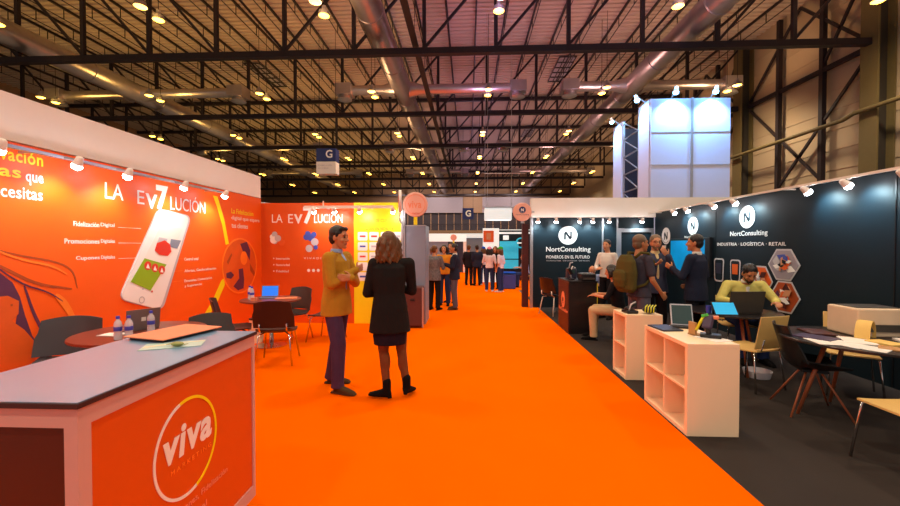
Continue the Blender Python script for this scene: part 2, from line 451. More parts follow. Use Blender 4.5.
# hanging signs
e = empty('hanging_sign', (-7.75, 22, 5.55), 0, 'blue letter G sign box with white lower half, hanging left of the centre duct', 'sign')
MB().m('sign_blue').box(-.58, .5, -.3, .3, .68, 1.38).build('upper_box', parent=e)
MB().m('fascia_white').box(-.58, .5, -.3, .3, 0, .66).build('lower_box', parent=e)
text('G', plane((-.1, -.3, .78), 'F'), .05, .08, .42, .52, 'white_print', e, bold=.02)
for i, s in enumerate(('PABELLON', 'ACCESO')): text(s, plane((0, -.3, 0), 'F'), -.48, .42-.16*i, .3-.2*i, .5-.16*i, 'grey_print', e)
for x in (-.5, .42): MB().m('steel_dark').tube([(x, 0, 1.38), (x, 0, 7.98)], .012, 6).build('cable', parent=e)
e = empty('hanging_sign', (0, 40, 4.35), 0, 'small dark blue square sign with a white letter G, far down the hall', 'sign')
MB().m('sign_blue').box(-.55, .55, -.1, .1, -.1, 1.0).build('panel', parent=e)
text('G', plane((0, -.1, 0), 'F'), -.25, .15, .3, .8, 'white_print', e, bold=.03)
for x in (-.5, .5): MB().m('steel_dark').tube([(x, 0, 1), (x, 0, 9.1)], .015, 6).build('cable', parent=e)
e = empty('hanging_lightbox', (1.62, 20.5, 2.9), 0, 'bright white glowing lightbox hanging over the far aisle', 'lightbox')
b = MB().m('lightbox').box(-.78, .6, -.05, .45, 0, .62); b.build('glowing_box', parent=e, bevel=.03)
MB().m('aluminium').box(-.85, .78, -.1, .5, .62, .68).build('top_frame', parent=e)
light('POINT', (0, .2, -.25), 60, (.9, 1, 1), parent=e, size=.3)
for x in (-.75, -.62, .6): MB().m('aluminium').tube([(x, .2, .68), (x, .2, 10.55)], .012, 6).build('cable', parent=e)
MB().m('aluminium').tube([(-.8, .2, 2.4), (1.3, .2, 2.4)], .02, 6).build('crossbar', parent=e)
# ================================================================ LEFT BOOTH
def spot_fixture(loc, target, label, group, arm_from, color=(1, .95, .9), power=None, em='emit_white'):
    """a small spotlight on an arm; loc = lens position"""
    e = empty('track_spotlight', loc, 0, label, 'spotlight', group)
    d = (Vector(target)-Vector(loc)).normalized()
    q = d.to_track_quat('-Z', 'Y').to_matrix().to_4x4()
    MB().m('aluminium').bar((0, 0, .05), Vector(arm_from)-Vector(loc), .018).build('arm', parent=e)
    MB().m('white_lam').lathe((0, 0, 0), [(.02, .085), (.03, .075), (.042, .012), (.046, 0)], 16, q).build('lamp_head', parent=e, auto=True)
    MB().m(em).lathe((0, 0, 0), [(.043, -.002), (.046, -.025), (.036, -.045), (.014, -.055)], 16, q).build('lens', parent=e)
    light('SPOT', d*.07, power or SPOT_W, color, parent=e, target=d*2, size=.05, angle=125, blend=.9)
    return e

XA = -4.25
TA = plane((XA, 0, 0), 'L')
e = wA = empty('exhibition_wall', (XA, 0, 0), 0, 'long orange printed booth wall with tall phone picture and thin white lettering', 'booth wall')
TAl = plane((0, 0, 0), 'L')
MB().m('orange_print').box(-.06, 0, .6, 8.05, 0, 2.55).build('panel', parent=e)
text('innovación', TAl, 3.20, 2.37, 3.83, 2.49, 'yellow_print', e, bold=.02)
text('todas las', TAl, 2.80, 2.22, 3.63, 2.33, 'yellow_print', e, bold=.02)
text('que', TAl, 3.67, 2.17, 3.83, 2.28, 'white_print', e, bold=.02)
text('necesitas', TAl, 3.33, 2.03, 3.82, 2.14, 'white_print', e, bold=.012)
text('LA', TAl, 4.51, 2.14, 4.76, 2.33, 'white_print', e)
text('E', TAl, 4.97, 2.125, 5.08, 2.30, 'white_print', e)
text('V', TAl, 5.10, 2.08, 5.30, 2.28, 'white_print', e, bold=.04)
text('7', TAl, 5.28, 2.07, 5.50, 2.42, 'white_print', e, bold=.04)
text('LUCIÓN', TAl, 5.54, 2.10, 6.30, 2.34, 'white_print', e)
for i, (a, c) in enumerate((('Fidelización', 'Digital'), ('Promociones', 'Digitales'), ('Cupones', 'Digitales'))):
    z = 1.805-.19*i; w = (4.13, 4.03, 4.15)[i]
    text(a, TAl, w, z-.01, 4.43, z+.045, 'white_print', e, bold=.012); text(c, TAl, 4.45, z-.01, 4.63, z+.045, 'white_print', e)
    MB().m('white_print').poly([(4.68, z), (5.02, z), (5.02, z+.004), (4.68, z+.004)], TAl).build('pointer_line', parent=e)
for i, (a, w) in enumerate((('Control total', 6.12), ('Alertas, Geolocalización', 6.56), ('Encuestas, Comentarios', 6.45), ('y Sugerencias', 6.2))):
    z = (1.36, 1.18, 1.03, .95)[i]
    text(a, TAl, 5.81, z, w, z+.045, 'white_print', e)
    if i < 3: MB().m('orange_light').poly([(5.5, z+.03), (5.76, z+.03), (5.76, z+.035), (5.5, z+.035)], TAl).build('pointer_line', parent=e)
for i, (s, c) in enumerate((('La Fidelización', 'yellow_print'), ('digital que espera', 'white_print'), ('tus clientes', 'white_print'))):
    text(s, TAl, 7.02, 2.17-.13*i, (7.75, 7.98, 7.55)[i], 2.26-.13*i, c, e)
# tilted phone picture: rounded body, built in its own skewed plane
def rrect(c, r=.12, n=6):
    """rounded quadrilateral from four corners"""
    out = []; c = [Vector(p) for p in c]
    for i in range(4):
        p = c[i]; a = p+(c[i-1]-p).normalized()*r; q = p+(c[(i+1)%4]-p).normalized()*r
        for k in range(n+1):
            t = k/n; out.append(tuple((1-t)**2*a + 2*t*(1-t)*p + t*t*q))
    return out
ph = empty('phone_picture'); ph.parent = e
bpy.data.objects.remove(ph)
ph = MB().m('grey_print').poly(rrect([(5.30, 2.10), (5.96, 2.04), (5.36, .68), (4.66, .93)], .13), TAl, .012).build('phone_picture', parent=e)
MB().m('white_print').poly(rrect([(5.30, 2.09), (5.92, 2.03), (5.31, .70), (4.67, .94)], .12), TAl, .004, .012).build('phone_front', parent=ph)
MB().m('fascia_white').poly([(5.34, 1.88), (5.76, 1.83), (5.43, 1.32), (5.05, 1.42)], TAl, .002, .017).build('screen_page', parent=ph)
MB().m('cabinet_grey').poly([(5.52, 1.68), (5.72, 1.66), (5.64, 1.54), (5.49, 1.57)], TAl, .002, .020).build('screen_picture', parent=ph)
MB().m('red_print').poly([(5.26, 1.62), (5.4, 1.66), (5.5, 1.60), (5.52, 1.5), (5.45, 1.44), (5.3, 1.46), (5.22, 1.52)], TAl, .002, .022).build('screen_picture', parent=ph)
MB().m('grey_print').poly([(5.3, 1.7), (5.45, 1.68), (5.43, 1.6), (5.26, 1.62)], TAl, .002, .020).build('screen_picture', parent=ph)
MB().m('green_print').poly([(5.05, 1.42), (5.43, 1.32), (5.14, .985), (4.83, 1.13)], TAl, .002, .019).build('screen_green_panel', parent=ph)
for i in range(3):
    MB().m('red_print').ringpoly(5.10+.12*i, 1.32-.035*i, 0, .058, TAl, .002, .021).build('round_icon', parent=ph)
    MB().m('white_print').poly([(5.07+.12*i, 1.29-.035*i), (5.13+.12*i, 1.28-.035*i), (5.10+.12*i, 1.35-.035*i)], TAl, .002, .023).build('icon_mark', parent=ph)
MB().m('grey_print').ringpoly(5.0, .88, .035, .045, TAl, .002, .017).build('home_button', parent=ph)
MB().m('grey_print').ringpoly(5.02, 1.02, .0, .012, TAl, .002, .017).build('icon_mark', parent=ph)
MB().m('red_print').ringpoly(5.17, .97, .0, .014, TAl, .002, .017).build('icon_mark', parent=ph)
MB().m('grey_print').poly([(5.55, 2.0), (5.65, 1.99), (5.65, 1.975), (5.55, 1.985)], TAl, .002, .017).build('speaker_slot', parent=ph)
# swoosh and oval portrait
arc = [(6.50, 2.42), (6.62, 2.42), (6.80, 2.05), (6.93, 1.62), (6.84, 1.60), (6.74, 1.95), (6.6, 2.25)]
MB().m('yellow_print').poly(arc, TAl, .002, .001).build('yellow_swoosh', parent=e)
MB().m('yellow_print').poly([(6.78, 1.02), (6.70, .98), (6.45, .66), (6.05, .30), (6.15, .28), (6.55, .58), (6.80, .90)], TAl, .002, .001).build('yellow_swoosh', parent=e)
pt = MB().m('orange_mid').ringpoly(7.29, 1.21, 0, .5, TAl, .003, .001, sx=1.1).build('oval_portrait', parent=e)
MB().m('orange_light').ringpoly(7.29, 1.21, .49, .52, TAl, .004, .003, sx=1.1).build('oval_rim', parent=pt)
MB().m('purple_print').poly([(7.28, 1.62), (7.5, 1.66), (7.62, 1.5), (7.6, 1.3), (7.5, 1.42), (7.38, 1.46)], TAl, .002, .004).build('portrait_hair', parent=pt)
MB().m('orange_light').ringpoly(7.4, 1.35, 0, .13, TAl, .002, .005, sx=.9).build('portrait_face', parent=pt)
MB().m('purple_print').poly([(7.22, 1.15), (7.36, 1.16), (7.4, .95), (7.38, .78), (7.2, .76), (7.05, .85), (7.24, .98)], TAl, .002, .004).build('portrait_clothing', parent=pt)
MB().m('purple_print').poly([(6.84, 1.10), (6.98, 1.12), (7.08, 1.05), (6.98, .99), (6.85, 1.02)], TAl, .002, .004).build('portrait_clothing', parent=pt)
MB().m('brown_print').poly([(7.6, 1.25), (7.78, 1.05), (7.76, .98), (7.62, 1.1)], TAl, .002, .004).build('portrait_arm', parent=pt)
MB().m('brown_print').poly([(6.86, 1.3), (7.0, 1.45), (7.02, 1.42), (6.9, 1.25)], TAl, .002, .004).build('portrait_arm', parent=pt)
# large printed portrait at the near end of the wall
lp_ = MB().m('purple_print').poly([(3.2, 1.52), (3.38, 1.4), (3.54, 1.24), (3.6, 1.1), (3.64, .92), (3.70, .71), (3.79, .52), (3.73, .48), (3.65, .63), (3.56, .84), (3.59, 1.02), (3.5, 1.1), (3.2, 1.12)], TAl, .002, .001).build('large_portrait_hair', parent=e)
MB().m('orange_mid').poly([(2.9, 1.11), (3.44, 1.12), (3.5, 1.12), (3.59, 1.06), (3.585, .94), (3.53, .88), (3.63, .78), (3.75, .6), (3.83, .44), (3.2, .40), (2.9, .6)], TAl, .002, .003).build('large_portrait_skin', parent=lp_)
MB().m('brown_print').poly([(3.52, 1.04), (3.535, 1.04), (3.535, 1.02), (3.52, 1.02)], TAl, .002, .006).build('large_portrait_mark', parent=lp_)
def strand(pts, w, mt, z0=.001):
    P = [Vector(p) for p in pts]; a = []; c = []
    # smooth the path
    for _ in range(2):
        Q = [P[0]]
        for u, v in zip(P, P[1:]): Q += [u*.75+v*.25, u*.25+v*.75]
        P = Q+[P[-1]]
    for i, p in enumerate(P):
        t = (P[min(i+1, len(P)-1)]-P[max(i-1, 0)]).normalized(); n = Vector((-t.y, t.x)); k = w*math.sin(PI*(.12+.8*i/len(P)))
        a.append(p+n*k/2); c.append(p-n*k/2)
    MB().m(mt).poly([tuple(p) for p in a+c[::-1]], TAl, .002, z0).build('large_portrait_strand', parent=lp_)
strand([(3.2, 1.62), (3.55, 1.50), (3.95, 1.42), (4.12, 1.32), (4.16, 1.12)], .02, 'brown_print')
strand([(3.2, 1.55), (3.5, 1.36), (3.75, 1.2), (4.1, 1.12)], .03, 'brown_print')
strand([(3.3, 1.5), (3.6, 1.22), (3.85, 1.12), (4.0, 1.0)], .015, 'purple_print', .004)
strand([(3.3, 1.6), (3.6, 1.45), (3.9, 1.38), (4.05, 1.28)], .02, 'orange_light', .003)
strand([(3.64, 1.2), (3.72, .9), (3.86, .6), (3.95, .45)], .03, 'purple_print', .002)
strand([(3.93, 1.08), (4.02, .98), (4.12, .78)], .07, 'yellow_print', .003) if False else strand([(3.93, 1.08), (4.02, .98), (4.12, .78)], .07, 'orange_light', .003)
# white fascia over the wall
tag(MB().m('fascia_white').box(XA-.1, XA, .6, 8.04, 2.56, 3.0).build('booth_fascia'), 'high white fascia band above the long orange wall with the phone picture', 'fascia')
tag(MB().m('fascia_white').bar((-4.75, 8.95, 2.53), (-4.12, 10.1, 2.53), .1, .1).build('white_beam'), 'short white beam running back behind the orange wall corner', 'beam')

# rail in front of the wall
e = empty('lighting_rail', (-4.08, 0, 2.47), 0, 'thin light rail along the top of the orange wall with the phone picture', 'rail')
MB().m('aluminium').box(-.02, .02, .8, 6.6, -.015, .015).build('bar', parent=e)
for y in (1.0, 2.6, 3.62, 4.8, 6.3): MB().m('aluminium').box(-.17, -.02, y-.012, y+.012, -.01, .01).build('bracket', parent=e)
for y, w in ((3.2, 'nearest, above the yellow heading'), (3.87, 'above the word LA'), (4.47, 'above the letter E'), (5.39, 'above the letters LUCIÓN'), (6.32, 'farthest, by the yellow swoosh')):
    spot_fixture((-3.93, y, 2.40), (-4.25, y+.05, 1.8), 'small bright spotlight on the orange side wall, %s' % w, 'spotlights on the orange side wall', (-4.08, y, 2.47))
for y in ((1.2, 2.2)): spot_fixture((-3.93, y, 2.40), (-4.25, y, 1.8), 'small bright spotlight on the orange side wall, out of frame at the left, %s' % ('nearest' if y < 2 else 'second nearest') , 'spotlights on the orange side wall', (-4.08, y, 2.47))

# back wall, orange and yellow
YBk = 8.05
e = empty('exhibition_wall', (-3.28, YBk, 0), 0, 'orange booth back wall with white LA EV7LUCIÓN heading', 'booth wall')
T = plane((3.28, 0, 0), 'F')
MB().m('orange_deep').box(-.97, .96, 0, .06, 0, 2.46).build('panel', parent=e)
text('LA', T, -4.02, 2.06, -3.80, 2.23, 'white_print', e)
text('E', T, -3.68, 2.05, -3.58, 2.23, 'white_print', e)
text('V', T, -3.56, 2.04, -3.38, 2.23, 'white_print', e, bold=.04)
text('7', T, -3.37, 2.03, -3.14, 2.38, 'white_print', e, bold=.04)
text('LUCIÓN', T, -3.14, 2.05, -2.55, 2.28, 'white_print', e)
random.seed(3)
for cx, cy, cm in ((-3.9, 1.66, ('grey_print', 'orange_mid', 'fascia_white')), (-3.2, 1.68, ('blue_print', 'grey_print', 'blue_print'))):
    for k in range(7):
        MB().m(cm[k % 3]).ringpoly(cx+random.uniform(-.12, .12), cy+random.uniform(-.16, .16), 0, random.uniform(.04, .08), T, .002, .001+.002*k, n=14).build('picture_detail', parent=e)
for i in range(3):
    MB().m('white_print').poly([(-4.0, 1.335-.13*i), (-3.98, 1.335-.13*i), (-3.98, 1.315-.13*i), (-4.0, 1.315-.13*i)], T).build('bullet', parent=e)
    text(('Innovación', 'Notoriedad', 'Fidelidad')[i], T, -3.94, 1.30-.13*i, (-3.66, -3.66, -3.68)[i], 1.345-.13*i, 'white_print', e)
text('V I V A D I G', T, -3.36, 1.31, -2.92, 1.35, 'white_print', e)
for i in range(3): MB().m('white_print').ringpoly(-3.26+.1*i, 1.08, 0, .032, T, .002, .001, n=14).build('round_icon', parent=e)
e = empty('exhibition_wall', (-1.84, YBk, 0), 0, 'bright yellow booth wall panel with a grid of white logo tiles', 'booth wall')
T = plane((1.84, 0, 0), 'F')
MB().m('yellow_print').box(-.48, .50, 0, .06, 0, 2.46).build('panel', parent=e)
text('NUESTROS CLIENTES', T, -2.2, 2.06, -1.42, 2.13, 'orange_light', e)
text('CONFÍAN EN NOSOTROS', T, -2.2, 1.9, -1.42, 1.98, 'orange_light', e)
random.seed(5)
for r in range(5):
    for c in range(4):
        x = -2.24+.235*c; z = 1.69-.205*r
        t_ = MB().m('white_print').poly(rrect([(x, z), (x+.2, z), (x+.2, z+.175), (x, z+.175)], .03, 3), T, .003, .001).build('logo_tile', parent=e)
        if (r, c) != (3, 0):
            MB().m(random.choice(['grey_print', 'blue_print', 'red_print', 'grey_print'])).poly([(x+.04, z+.07), (x+.16, z+.07), (x+.16, z+.105), (x+.04, z+.105)], T, .002, .004).build('logo_mark', parent=t_)
tag(MB().m('aluminium').box(-1.345, -1.325, 8.0, 8.1, 0, 2.5).build('corner_post'), 'slim aluminium corner post at the right edge of the yellow wall', 'post')
e = empty('lighting_rail', (-2.33, 7.7, 2.34), 0, 'horizontal white light rail in front of the orange and yellow back wall', 'rail')
MB().m('white_lam').box(-.87, .88, -.02, .02, -.025, .025).build('bar', parent=e)
for x in (-.5, .4): MB().m('white_lam').box(x-.01, x+.01, .0, .35, -.01, .01).build('bracket', parent=e)
MB().m('white_lam').box(-.5, -.48, -.01, .01, 0, .12).build('peg', parent=e)
for x, w in ((-3.0, 'over the figure 7'), (-2.6, 'over the word LUCIÓN'), (-2.1, 'over the left of the yellow panel'), (-1.45, 'over the right of the yellow panel')):
    spot_fixture((x, 7.68, 2.26), (x, 8.05, 1.9), 'small bright spotlight on the back wall rail, %s' % w, 'spotlights on the back wall', (x, 7.7, 2.33), power=11)

# round signs on posts
def disc_sign(loc, r, label, mt, rz=0, post='yellow_print', posth=.3, drawn=None, th=.05):
    e = empty('round_sign', loc, rz, label, 'sign', 'round signs on posts')
    b = MB().m(mt); T = Matrix.Rotation(PI/2, 4, 'X')
    b.lathe((0, 0, 0), [(r-.01, -th/2), (r, -th/2+.01), (r, th/2-.01), (r-.01, th/2)], 40, T.to_3x3().to_4x4()); b.build('disc', parent=e, auto=True)
    MB().m(post).box(-.035, .035, -.012, .012, -r-posth, -r+.02).build('post', parent=e)
    return e
e = disc_sign((-1.04, 7.9, 2.40), .245, 'pale pink round sign on a yellow post above the grey cabinet', 'sign_pink', posth=.155)
T = plane((0, -.025, 0), 'F')
text('viva', T, -.15, -.07, .12, .07, 'paper_pink', e, bold=.02); MB().m('paper_pink').ringpoly(0, 0, .19, .2, T, .002, .001).build('printed_ring', parent=e)
text('MARKETING', T, -.06, -.19, .08, -.16, 'red_print', e)
e = disc_sign((-1.29, 7.55, 2.43), .21, 'white round sign seen almost edge-on beside the yellow wall', 'white_print', rz=math.radians(-78), post='aluminium', posth=.2)
MB().m('aluminium').box(-.46, .04, -.01, .01, -.34, -.32).build('bracket', parent=e)
MB().m('red_print').ringpoly(0, 0, .05, .12, plane((0, -.025, 0), 'F')).build('logo_mark', parent=e)
MB().m('red_print').ringpoly(0, 0, .05, .12, plane((0, .028, 0), 'F')).build('logo_mark', parent=e)

# grey cabinet and trolley case
e = empty('storage_cabinet', (-1.07, 8.0, 0), 0, 'tall blue-grey cabinet wall unit at the end of the yellow wall', 'cabinet')
MB().m('cabinet_grey').box(-.2, .22, 0, .7, 0, 2.0).build('body', parent=e, bevel=.01)
for x in (-.24, -.205): MB().m('aluminium').box(x-.012, x+.012, -.03, .02, 0, 2.3).build('post', parent=e)
MB().m('aluminium').box(-.2, .22, -.005, 0, 1.98, 2.0).build('top_trim', parent=e)
e = empty('trolley_case', (-1.05, 7.75, 0), 0, 'dark brown hard case standing in front of the blue-grey cabinet', 'case')
MB().m('case_brown').box(-.2, .19, -.14, .14, .03, .80).build('body', parent=e, bevel=.03)
MB().m('black_plastic').box(-.06, .03, -.155, -.14, .53, .56).build('handle', parent=e)
MB().m('aluminium').box(.17, .2, -.15, -.13, .02, .78).build('corner_strip', parent=e)
for x in (-.15, .14): MB().m('black_plastic').tube([(x-.02, 0, .03), (x+.02, 0, .03)], .03, 12).build('wheel', parent=e)

# ---------------------------------------------------------------- the counter
CX0, CX1, CY0, CY1, CZ = -1.97, -1.345, 1.31, 2.455, 1.042
e = empty('reception_counter', (-1.65, 1.9, 0), 0, 'large orange reception counter with white frame and round viva logo', 'counter')
ox, oy = -1.65, 1.9
b = MB().m('counter_edge').box(CX0-.02-ox, CX1+.012-ox, CY0-.012-oy, CY1+.012-oy, CZ-.022, CZ-.002); b.build('worktop_edge', parent=e, bevel=.002)
MB().m('counter_top').box(CX0-.015-ox, CX1+.006-ox, CY0-.006-oy, CY1+.006-oy, CZ-.002, CZ).build('worktop', parent=e)
f_ = MB().m('counter_frame')
x0, x1, y0, y1 = CX0-ox, CX1-ox, CY0-oy, CY1-oy
for (x, y) in ((x0, y0), (x1-.05, y0), (x1-.05, y1-.025), (x0, y1-.025)): f_.box(x, x+.05, y, y+(.05 if y == y0 else .025), 0, CZ-.022)
f_.box(x1-.05, x1, y0+.05, y1-.025, CZ-.092, CZ-.0225).box(x1-.05, x1, y0+.05, y1-.025, 0, .075)
f_.box(x0+.05, x1-.05, y0, y0+.05, CZ-.092, CZ-.0225).box(x0+.05, x1-.05, y0, y0+.05, 0, .075)
f_.box(x0+.05, x1-.05, y1-.025, y1, CZ-.092, CZ-.0225).box(x0+.05, x1-.05, y1-.025, y1, 0, .075)
f_.build('frame', parent=e)
MB().m('orange_deep').box(x1-.022, x1-.008, y0+.05, y1-.025, .075, CZ-.092).build('side_panel', parent=e, )
MB().m('maroon').box(x0+.05, x1-.05, y0+.012, y0+.026, .075, CZ-.092).build('end_panel', parent=e, label=None) if False else MB().m('maroon').box(x0+.05, x1-.05, y0+.012, y0+.026, .075, CZ-.092).build('end_panel', parent=e)
MB().m('orange_deep').box(x0+.05, x1-.05, y1-.02, y1-.008, .075, CZ-.092).build('end_panel', parent=e)
T = plane((x1-.008, -oy, 0), 'L')
lg = MB().m('white_print').ringpoly(1.86, .612, .222, .236, T, .003, .0005, n=48, a0=105, a1=285, sx=.92).build('logo_ring', parent=e)
MB().m('yellow_print').ringpoly(1.86, .612, .222, .236, T, .003, .0005, n=48, a0=-75, a1=105, sx=.92).build('logo_ring', parent=e)
# viva wordmark: heavy sloped strokes
text('viva', T, 1.70, .585, 2.035, .735, 'white_print', e, bold=.03, shear=.15)
text('M A R K E T I N G', T, 1.745, .528, 2.03, .55, 'orange_light', e)
text('Cupones, Fidelización', T, 1.75, .305, 2.17, .345, 'paper_pink', e)
text('Digital', T, 1.83, .23, 1.99, .27, 'paper_pink', e)
# things lying on the counter
z = CZ
e = empty('document_folder', (-1.77, 2.345, z), math.radians(-14), 'flat pinkish folder lying tilted on the counter top', 'folder')
MB().m('paper_pink').box(-.15, .15, -.2, .19, .016, .023).build('lid', parent=e, bevel=.003)
MB().m('black_plastic').box(-.13, .13, -.18, .17, .001, .016).build('base', parent=e, bevel=.003)
e = empty('leaflet', (-1.60, 2.08, z), math.radians(25), 'pale turquoise leaflet lying flat on the counter beside the folder', 'leaflet')
b = MB().m('glass_clear'); mat('leaflet_teal', (180, 216, 208), .3); MB().m('leaflet_teal').box(-.13, .15, -.07, .08, .001, .003).build('sheet', parent=e)
mat('leaflet_cream', (240, 226, 190), .4); MB().m('leaflet_cream').poly([(-.12, -.02), (.05, .04), (.15, .045), (.15, .055), (.02, .055), (-.12, .01)], Matrix.Identity(4), .001, .003).build('printed_streak', parent=e)
e = empty('candy_dish', (-1.55, 2.06, z+.004), 0, 'small olive-green sweet in wrapper on the turquoise leaflet', 'sweet')
mat('olive', (150, 150, 76), .4); MB().m('olive').ell((0, 0, .012), (.034, .022, .012)).build('sweet', parent=e, smooth=True); MB().m('olive').poly([(.03, 0), (.05, .015), (.05, -.015)], Matrix.Identity(4), .002, .01).poly([(-.03, 0), (-.05, .015), (-.05, -.015)], Matrix.Identity(4), .002, .01).build('wrapper_twist', parent=e)
e.name = 'wrapped_sweet'

# ---------------------------------------------------------------- tables and chairs
def pedestal_table(loc, r, label, top='table_brown'):
    e = empty('round_table', loc, 0, label, 'table')
    MB().m(top).lathe((0, 0, 0), [(r-.01, .715), (r, .72), (r, .738), (r-.005, .742)], 48).build('tabletop', parent=e, auto=True)
    MB().m('chrome').tube([(0, 0, .03), (0, 0, .715)], .035, 16).build('pedestal', parent=e, smooth=True)
    MB().m('chrome').lathe((0, 0, 0), [(.24, .002), (.24, .012), (.12, .03), (.04, .05)], 32).build('base', parent=e, auto=True)
    return e
def curved_shell(w, h, mt, name, parent, back=True, tilt=12, depth=.05):
    b = MB().m(mt); n = 12; R = []
    for j in range(7):
        t = j/6; z = .46+.0 if not back else .50+h*t
        hw = w/2*(1-.12*(t if t > .5 else 0))
        y0 = -.19-.09*t
        ring = []
        for i in range(n+1):
            u = -1+2*i/n; ring.append(Vector((hw*u, y0+depth*(u*u), z+.03*(1-u*u)*t)))
        for i in range(n, -1, -1):
            u = -1+2*i/n; ring.append(Vector((hw*u, y0+depth*u*u-.018, z+.03*(1-u*u)*t)))
        R.append(ring)
    b.rings(R); return b.build(name, parent=parent, auto=True)
def shell_chair(loc, rz, label, mt='grey_shell', leg='chrome', group='shell chairs of the orange booth', w=.50):
    e = empty('shell_chair', loc, rz, label, 'chair', group)
    # seat: shallow curved pan
    b = MB().m(mt); R = []
    for j in range(9):
        t = j/8; y = .22-.43*t; z = .445-.015*math.sin(PI*t)+(.035*(t-.75)/.25 if t > .75 else 0) - (.02*(1-t/.15) if t < .15 else 0)
        hw = w/2*(.84+.12*math.sin(PI*t)); ring = []
        for i in range(9): u = -1+i/4; ring.append(Vector((hw*u, y, z+.02*u*u)))
        for i in range(8, -1, -1): u = -1+i/4; ring.append(Vector((hw*u, y, z+.02*u*u-.018)))
        R.append(ring)
    b.rings(R).build('seat', parent=e, auto=True)
    curved_shell(w, .34, mt, 'backrest', e)
    for s in (-1, 1): MB().m(leg).tube([(s*.16, -.15, .44), (s*.17, -.215, .47), (s*.17, -.225, .56)], .011, 8).build('back_support', parent=e, smooth=True)
    for s in (-1, 1):
        for t in (-1, 1): MB().m(leg).tube([(s*.13, t*.1, .425), (s*.19, t*.17, .40), (s*.24, t*.24, .0)], .011, 8).build('leg', parent=e, smooth=True)
    return e
def ply_chair(loc, rz, label, group='beech chairs of the black booth'):
    e = empty('plywood_chair', loc, rz, label, 'chair', group)
    b = MB().m('beech'); R = []
    for j in range(9):
        t = j/8; y = .21-.42*t; z = .452-.012*math.sin(PI*t); hw = .205*(.92+.08*math.sin(PI*t))
        R.append([Vector((-hw, y, z)), Vector((hw, y, z)), Vector((hw, y, z-.014)), Vector((-hw, y, z-.014))])
    b.rings(R).build('seat', parent=e, auto=True)
    b = MB().m('beech'); R = []
    for j in range(7):
        t = j/6; z = .47+.36*t; y = -.205-.07*t-.0*t; ring = []
        for i in range(7): u = -1+i/3; ring.append(Vector((.2*u, y+.02*u*u, z)))
        for i in range(6, -1, -1): u = -1+i/3; ring.append(Vector((.2*u, y+.02*u*u-.013, z)))
        R.append(ring)
    b.rings(R).build('backrest', parent=e, auto=True, bevel=.004)
    for s in (-1, 1):
        MB().m('chrome').tube([(s*.13, -.12, .43), (s*.13, -.215, .455), (s*.13, -.245, .58)], .009, 8).build('back_support', parent=e, smooth=True)
        for t in (-1, 1): MB().m('chrome').tube([(s*.14, t*.12, .435), (s*.18, t*.18, .42), (s*.215, t*.225, 0)], .01, 8).build('leg', parent=e, smooth=True)
    return e
R_ = math.radians
pedestal_table((-3.2, 3.78, 0), .55, 'round brown table behind the counter holding laptop and water bottles')
pedestal_table((-3.12, 6.2, 0), .45, 'round brown table near the back wall with blue laptop')
shell_chair((-3.9, 3.62, 0), R_(-160), 'large dark grey shell chair left of the near round table', w=.56)
shell_chair((-2.80, 4.28, 0), R_(222), 'low dark grey shell chair behind the near round table, partly hidden by the counter end').scale = (.95, .95, .93)
shell_chair((-3.28, 5.45, 0), R_(-62), 'dark brown shell chair by the yellow swoosh on the orange wall', 'brown_shell')
shell_chair((-2.60, 5.33, 0), R_(12), 'dark reddish-brown shell chair with its back to the camera', 'brown_shell', w=.52)
shell_chair((-2.98, 6.62, 0), R_(160), 'grey shell chair beyond the far round table')
shell_chair((-2.38, 6.62, 0), R_(80), 'grey shell chair behind the man in the mustard jacket')

def bottle(loc, label):
    e = empty('water_bottle', loc, 0, label, 'bottle', 'plastic water bottles')
    MB().m('bottle_water').lathe((0, 0, 0), [(.026, .001), (.031, .006), (.031, .055), (.028, .065), (.031, .075), (.031, .14), (.024, .165), (.013, .18), (.013, .192)], 20).build('bottle_body', parent=e, auto=True)
    MB().m('label_blue').lathe((0, 0, 0), [(.0315, .082), (.0322, .084), (.0322, .118), (.0315, .12)], 20).build('label_band', parent=e, auto=True)
    MB().m('cap_blue').lathe((0, 0, 0), [(.0155, .19), (.0155, .21), (.014, .214)], 16).build('screw_cap', parent=e, auto=True)
    return e
bottle((-3.12, 3.42, .742), 'clear water bottle with blue cap, leftmost of three on the near table')
bottle((-3.045, 3.45, .742), 'clear water bottle with blue cap, close beside the leftmost one')
bottle((-3.06, 3.72, .742), 'clear water bottle standing in front of the silver laptop')
bottle((-3.42, 6.12, .742), 'clear water bottle at the left edge of the far table')
bottle((-3.33, 6.02, .742), 'clear water bottle in front of the blue laptop screen on the far table')
def laptop(loc, rz, label, lid='laptop_silver', screen='screen_teal', w=.34, d=.23, open_=105, logo=True, group='laptops', sh=None):
    sh = sh or d
    e = empty('laptop', loc, rz, label, 'laptop', group)
    MB().m(lid).box(-w/2, w/2, -d/2, d/2, .001, .016).build('base', parent=e, bevel=.003)
    MB().m('black_plastic').box(-w/2+.02, w/2-.02, -d/2+.09, d/2-.02, .016, .018).build('keyboard', parent=e)
    a = math.radians(open_-90)
    T = Matrix.Translation((0, d/2, .016)) @ Matrix.Rotation(-a, 4, 'X')
    b = MB().m(lid).box(-w/2, w/2, -.003, .005, 0, sh, T); l = b.build('lid', parent=e)
    MB().m(screen).box(-w/2+.012, w/2-.012, -.0045, -.003, .012, sh-.012, T).build('screen', parent=l)
    if logo: MB().m('white_print').box(-.02, .02, .005, .006, sh/2-.02, sh/2+.02, T).build('lid_logo', parent=l)
    return e
laptop((-3.32, 3.87, .742), R_(-117), 'silver laptop with its lid towards the camera on the near table', w=.29, d=.2, sh=.20, open_=98)
laptop((-3.2, 6.28, .742), R_(15), 'small laptop with a deep blue screen on the far table', screen='blue_lit', w=.26, d=.18, logo=False)
